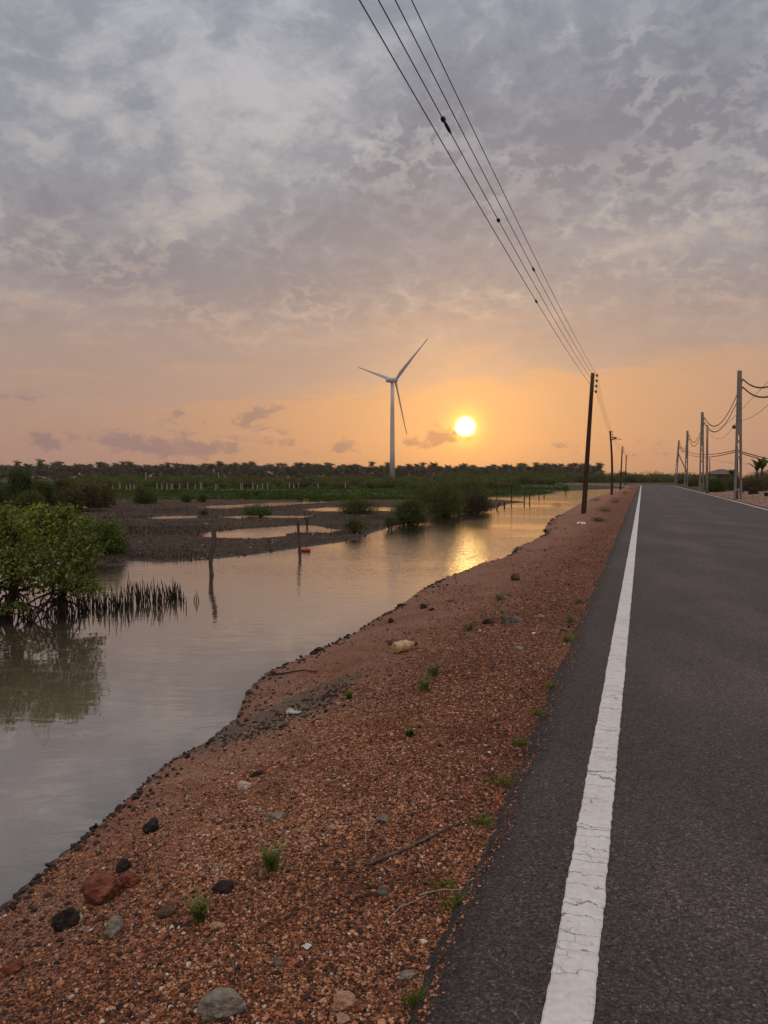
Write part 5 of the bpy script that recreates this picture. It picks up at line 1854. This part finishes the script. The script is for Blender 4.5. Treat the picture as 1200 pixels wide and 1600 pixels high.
A0 = [Vector((14.9, 23.5, 8.5)), Vector((14.9, 23.5, 7.9))]
for k, nm in ((0, 'upper'), (1, 'lower')):
    P = span(A0[k], CA[k], 2.0, 24)[:-1] + span(CA[k], CB[k], 2.0, 24)[:-1] + span(CB[k], CD[k], 1.9, 20)[:-1] + span(CD[k], CE[k], 1.6, 12)
    cable(P, nm + ' sagging twisted black cable strung along the concrete poles', 0.032)
aL = D(1151, 703, 56.3); aL2 = D(1151, 705.5, 56.3)
eL = D(1061.5, 697, 155); eL2 = D(1061.5, 700, 155)
cable(span(eL, aL, 0.9, 30) + span(aL, Vector((38, 62, 2.6)), 0.5, 12)[1:], 'upper one of two slack cables hung low across the concrete poles', 0.035, False, 'slack_cable')
cable(span(eL2, aL2, 1.0, 30) + span(aL2, Vector((38, 62, 2.2)), 0.5, 12)[1:], 'lower one of two slack cables hung low across the concrete poles', 0.035, False, 'slack_cable')
aW = D(1153, 657, 55.7); aW2 = D(1153, 645, 55.7)
bl = D(1147, 667, 57.5)
cable(span(TC - Vector((0, 0, 0.5)), bl + Vector((0, 0, .1)), 0.9, 14) + span(bl + Vector((0, 0, .1)), aW, 0.0, 3)[1:] + span(aW, Vector((17.5, 32, 6.6)), 0.7, 14)[1:], 'thin service wire with a round dark insulator at the large concrete pole', 0.012, False, 'service_wire', None, bl)
cable(span(bB + vB * 0.86, aW2, 0.9, 14) + span(aW2, Vector((17.3, 32, 7.2)), 0.1, 8)[1:], 'thin straight service wire rising right from the large concrete pole', 0.012, False, 'service_wire')
cable(span(TF - Vector((0, 0, .3)), Vector((60, 118, 3.6)), 0.4, 10), 'faint thin wire running right from the small far pole', 0.02, False, 'service_wire')


# ------------------------------------------------------------------ across the road
def house():
    Y = 185.0
    c = D(1127, 757, Y)
    o = empty('house', (c.x, Y, -0.1))
    zz = lambda py: D(1127, py, Y).z + 0.1
    eave, apex = zz(740), zz(733)
    w = 36 * Y / 1200; d = 7.0
    wall = plain('house_wall', (0.16, 0.13, 0.115), 0.9)
    mb = MB(); mb.box((0, 0.3, eave / 2 - 0.05), (w * 0.86, d * 0.8, eave)); mb.build('wall', wall, o)
    roof = plain('roof_tiles', (0.10, 0.075, 0.068), 0.85, 0.3, 2)
    a, b = w / 2 * 1.05, d / 2 * 1.05
    mb = MB()
    rl = w * 0.12
    vs = [(-a, -b, eave + .02), (a, -b, eave + .02), (a, b, eave + .02), (-a, b, eave + .02), (-rl, 0, apex), (rl, 0, apex)]
    mb.piece(vs, [(0, 1, 5, 4), (1, 2, 5), (2, 3, 4, 5), (3, 0, 4), (3, 2, 1, 0)]); rf = mb.build('roof', roof, o)
    mb = MB(); mb.box((0, -b - 0.03, eave - 0.05), (2 * a, 0.05, 0.20)); mb.build('fascia', M['post_white'], rf)
    mb = MB(); mb.box((a * 0.2, -d * 0.4 + 0.26, 1.0), (0.9, 0.06, 2.0)); mb.build('door', plain('house_door', (0.03, 0.025, 0.02), 0.7), o)
    for s in (-0.55, 0.62):
        mb = MB(); mb.box((a * s, -d * 0.4 + 0.26, 1.35), (0.9, 0.06, 0.9)); mb.build('window', plain('house_window', (0.02, 0.02, 0.022), 0.3), o)
    tag(o, 'low house with a dark hipped roof among the bushes across the road', 'house')


house()


def low_wall():
    a = D(1074, 757, 165); b = D(1112, 757, 150)
    m = (a + b) / 2; L = (b - a).length
    mb = MB(); mb.box((0, 0, 0.15), (L, 0.2, 0.9)); mb.box((0, 0, 0.63), (L * 1.003, 0.28, 0.07))
    o = mb.build('boundary_wall', plain('wall_plaster', (0.36, 0.31, 0.27), 0.9)); o.location = (m.x, m.y, -0.1)
    o.rotation_euler = (0, 0, math.atan2(b.y - a.y, b.x - a.x))
    tag(o, 'low pale boundary wall behind the split legged pole', 'wall')


low_wall()


def dark_block(px, py, wpx, hpx, label, rz):
    p = ground_at(px, py)
    k = p.y / 1200; w = wpx * k * 0.86; h = hpx * k
    mb = MB(); t = 0.07
    mb.box((0, -w / 2 + t / 2, h / 2), (w, t, h)); mb.box((0, w / 2 - t / 2, h / 2), (w, t, h))
    mb.box((-w / 2 + t / 2, 0, h / 2 - 0.002), (t, w - 2 * t, h)); mb.box((w / 2 - t / 2, 0, h / 2 - 0.002), (t, w - 2 * t, h))
    mb.box((0, 0, h * 0.42), (w - 2 * t, w - 2 * t, h * 0.8))
    o = mb.build('dark_block', M['dark_block'], None, False, 0.012); o.location = (p.x, p.y, p.z - 0.04); o.rotation_euler = (0, 0, rz)
    tag(o, label, 'block')


M['dark_block'] = plain('stained_concrete', (0.022, 0.016, 0.013), 0.9, 0.5, 8)
dark_block(1177, 772.5, 12.5, 9.5, 'black square block on the sand right of the large concrete pole', 0.1)
dark_block(1162, 768, 9, 10.5, 'black square block just behind the large concrete pole', 0.3)
dark_block(1142, 765.5, 10, 6.5, 'black block left of the large concrete pole', 0.2)
dark_block(1128.5, 764.5, 9, 5.5, 'black block in front of the bright green bush', 0.1)
dark_block(1200.5, 775, 10, 6.5, 'black block cut by the right edge of the picture', 0.15)

RS = [  # scrub beyond the road
    (1117, 766, 742, 34, 82, 'fresh', 'bright green bush beside the thin round post', -0.25),
    (1150, 764, 740, 50, 84, 'olive', 'dull brown bush right behind the black blocks', 0.0),
    (1180, 765, 741, 60, 78, 'olive', 'wide dull scrub bush behind the right black block', 0.05),
    (1215, 766, 733, 60, 84, 'shrub', 'tall green bush cut by the right edge of the picture', -0.1),
    (1175, 757, 735, 50, 105, 'shrub', 'green bush on the rise behind the wide dull scrub', -0.1),
    (1142, 757, 738, 34, 120, 'shrub', 'dark green bush hiding the right half of the house', -0.15),
    (1196, 757, 728, 50, 110, 'shrub', 'tall dark bush under the ragged banana leaves', -0.15),
    (1084, 761, 745, 30, 128, 'olive', 'dry bush behind the propped concrete poles', 0.0),
    (1100, 758, 742, 26, 140, 'shrub', 'dark bush behind the split legged pole', -0.1),
    (1068, 758, 743, 24, 160, 'olive', 'dry bush left of the propped pole', 0.0),
    (1240, 768, 735, 60, 70, 'olive', 'dull bush outside the right edge', 0.0),
]
for i, (px, yb, yt, w, Y, mt_, lb, tn) in enumerate(RS):
    b = D(px, yb, Y); t = D(px, yt, Y)
    z0 = zt(b.x, Y)
    bush('scrub_bush', lb, 'bush', (b.x, Y, z0), w * Y / 1200, w * Y / 1200 * 0.8, t.z - z0, 5200, 0.15, M[mt_], 300 + i, low=0.0, tone=tn)


def banana(px, py_t, Y, label, seed, n=9):
    rng = random.Random(seed)
    t = D(px, py_t, Y); z0 = zt(t.x, Y)
    o = empty('banana_plant', (t.x, Y, z0))
    H = t.z - z0
    mb = MB(); mb.tube([(0, 0, -0.2), (0.03, 0, H * 0.35), (0, 0, H * 0.62)], [0.13, 0.11, 0.08], 9); mb.build('stem', M['bark'], o, True)
    V, F, T = [], [], []
    for k in range(n):
        a = rng.uniform(0, 6.28); el = rng.uniform(0.9, 1.5); L = H * rng.uniform(0.38, 0.5)
        d = Vector((math.cos(a), math.sin(a), 0)); s = Vector((-d.y, d.x, 0)); c = Vector((0, 0, H * 0.58)); base = len(V)
        for i in range(9):
            tt = i / 8; ang = el - 1.1 * tt * tt
            if i: c = c + (d * math.cos(ang) + Vector((0, 0, math.sin(ang)))) * L / 8
            w = 0.34 * math.sin(PI * min(1, 0.08 + tt * 0.92)) * rng.uniform(0.65, 1.1)
            V += [c - s * w + Vector((0, 0, -w * .3)), c, c + s * w + Vector((0, 0, -w * .3))]; T += [max(0, min(1, rng.gauss(.35, .15)))] * 3
            if i:
                q = base + 3 * (i - 1)
                F += [(q, q + 1, q + 4, q + 3), (q + 1, q + 2, q + 5, q + 4)]
    me = arrays('leaves', np.array([tuple(q) for q in V]), np.array(F)); vattr(me, 'tint', T)
    link('leaves', me, M['shrub'], o)
    tag(o, label, 'banana plant')


banana(1191, 710, 88, 'tall ragged banana plant at the right edge above the scrub', 1)
banana(1183, 715, 92, 'banana plant standing left of the tall ragged one', 2, 7)
banana(1144, 729, 125, 'small banana plant beside the house roof', 3, 7)


# ------------------------------------------------------------------ weeds on the bank and by the asphalt
def tuft(px, py, hpx, wpx, label, seed, kind='grass'):
    rng = random.Random(seed)
    p = ground_at(px, py)
    k = p.y / 1200; h = hpx * k; w = wpx * k
    V, F, T = [], [], []
    n = 90 if kind == 'grass' else 64
    for i in range(n):
        a = rng.uniform(0, 6.28); r = rng.uniform(0, 0.5) * w
        b = Vector((math.cos(a) * r * (1 if kind == 'grass' else 0.6), math.sin(a) * r * 0.6 * (1 if kind == 'grass' else 0.6), -0.003))
        b.z += zt(p.x + b.x, p.y + b.y) - p.z
        lean = Vector((math.cos(a), math.sin(a), 0)) * rng.uniform(0.1, 0.9 if kind == 'grass' else 0.45)
        L = h * rng.uniform(0.45, 1.1); bw = 0.0026 if kind == 'grass' else 0.0022
        s = Vector((-math.sin(a + 1), math.cos(a + 1), 0))
        o = len(V)
        for j in range(4):
            t = j / 3
            c = b + (Vector((0, 0, 1)) * (t - 0.3 * t * t * lean.length) + lean * t * t) * L
            q = bw * (1 - 0.85 * t)
            V += [c - s * q, c + s * q]; T += [min(1, max(0, rng.gauss(0.5, 0.2)))] * 2
        for j in range(3): F.append((o + 2 * j, o + 2 * j + 1, o + 2 * j + 3, o + 2 * j + 2))
        if kind != 'grass':
            for j in range(5):
                t = rng.uniform(0.25, 1.0); c = b + (Vector((0, 0, 1)) * t + lean * t * t) * L
                aa = rng.uniform(0, 6.28); l = rng.uniform(0.009, 0.018); dd = Vector((math.cos(aa), math.sin(aa), rng.uniform(0.2, 0.9))) * l; ss = Vector((-math.sin(aa), math.cos(aa), 0)) * l * 0.3
                o = len(V); V += [c, c + dd * 0.5 + ss, c + dd, c + dd * 0.5 - ss]; T += [min(1, max(0, rng.gauss(0.55, 0.2)))] * 4; F.append((o, o + 1, o + 2, o + 3))
    nm = 'grass_tuft' if kind == 'grass' else 'green_sprout'
    me = arrays(nm, np.array([tuple(q) for q in V]), np.array(F)); vattr(me, 'tint', T)
    o = link(nm, me, M['weed']); o.location = p
    tag(o, label, 'plant')


M['weed'] = m_leaf('weed_leaf', (0.045, 0.070, 0.016), (0.12, 0.165, 0.035), (0.32, 0.30, 0.10), 0.38)
tuft(311, 1443, 46, 26, 'upright green sprout below the broken dark lump', 1, 'sprout')
tuft(424, 1362, 50, 36, 'leafy green sprout in the middle of the lower bank', 2, 'sprout')
tuft(782, 1226, 20, 40, 'grass tuft at the asphalt edge, upper of two close together', 3)
tuft(750, 1290, 22, 54, 'spreading grass tuft at the asphalt edge by the long stick end', 4)
tuft(712, 1415, 28, 56, 'straggly grass tuft hanging to the asphalt below the stick', 5)
tuft(690, 1385, 18, 40, 'small thin grass tuft next to a pinkish pebble', 15)
tuft(652, 1568, 36, 50, 'yellowish grass tuft at the asphalt edge nearest the camera', 6)
tuft(664, 1078, 30, 34, 'faint green weed on the mid bank above the debris', 7, 'sprout')
tuft(678, 1056, 26, 26, 'second faint green weed just above the mid bank weed', 16, 'sprout')
tuft(733, 986, 20, 26, 'green tuft beside the dark clod on the mid bank', 8, 'sprout')
tuft(781, 938, 12, 24, 'small weed higher on the bank than the long grey stone', 9, 'sprout')
tuft(892, 972, 18, 14, 'dark grass tuft at the asphalt edge halfway along', 10)
tuft(886, 1003, 18, 14, 'dark grass tuft at the asphalt edge below the pale stick', 11)
tuft(862, 1076, 16, 22, 'sparse grass at the asphalt edge below halfway', 12)
tuft(545, 1092, 14, 18, 'dark weed at the upper end of the grey debris patch', 13, 'sprout')
tuft(838, 1118, 14, 22, 'low grass tuft at the asphalt edge above the two close tufts', 21)
tuft(812, 1165, 16, 26, 'ragged grass tuft at the asphalt edge just above the close pair', 22)
tuft(905, 942, 12, 14, 'tiny grass tuft at the asphalt edge far up the bank', 23)
tuft(640, 1150, 12, 22, 'tiny weed on open gravel above the short pale twig', 24, 'sprout')
for i, (px, py, w, h, lb) in enumerate(((870, 793, 26, 12, 'low dark weeds at the water edge before the first pole'), (945, 800, 30, 12, 'weedy strip on the bank right of the first pole'), (930, 783, 24, 9, 'weedy clump behind the first pole'), (975, 772, 22, 8, 'grassy clump where the bank meets the road'),
                                      (960, 786, 24, 10, 'weedy clump beside the road past the first pole'), (935, 815, 26, 9, 'sparse weeds on the red bank before the first pole'), (985, 764, 16, 6, 'farthest grassy clump beside the road'))):
    p = ground_at(px, py)
    k = p.y / 1200
    bush('weed_clump', lb, 'plant', p, w * k, w * k * 1.6, h * k, 420, 0.07, M['shrub'] if i % 2 else M['olive'], 500 + i, low=0.0, aspect=0.2, stems=5)


# ------------------------------------------------------------------ evening haze
def haze():
    mb = MB(); mb.box((0, 745, 62), (3040, 1520, 128))
    m = bpy.data.materials.new('haze'); m.use_nodes = True
    nt = m.node_tree; nt.nodes.clear()
    out = nt.nodes.new('ShaderNodeOutputMaterial'); v = nt.nodes.new('ShaderNodeVolumePrincipled')
    v.inputs['Color'].default_value = (1.0, 0.84, 0.66, 1)
    v.inputs['Density'].default_value = 0.00013
    v.inputs['Anisotropy'].default_value = 0.55
    nt.links.new(v.outputs[0], out.inputs['Volume'])
    tag(mb.build('haze', m), 'thin warm evening haze over the whole landscape', kind='stuff')


haze()
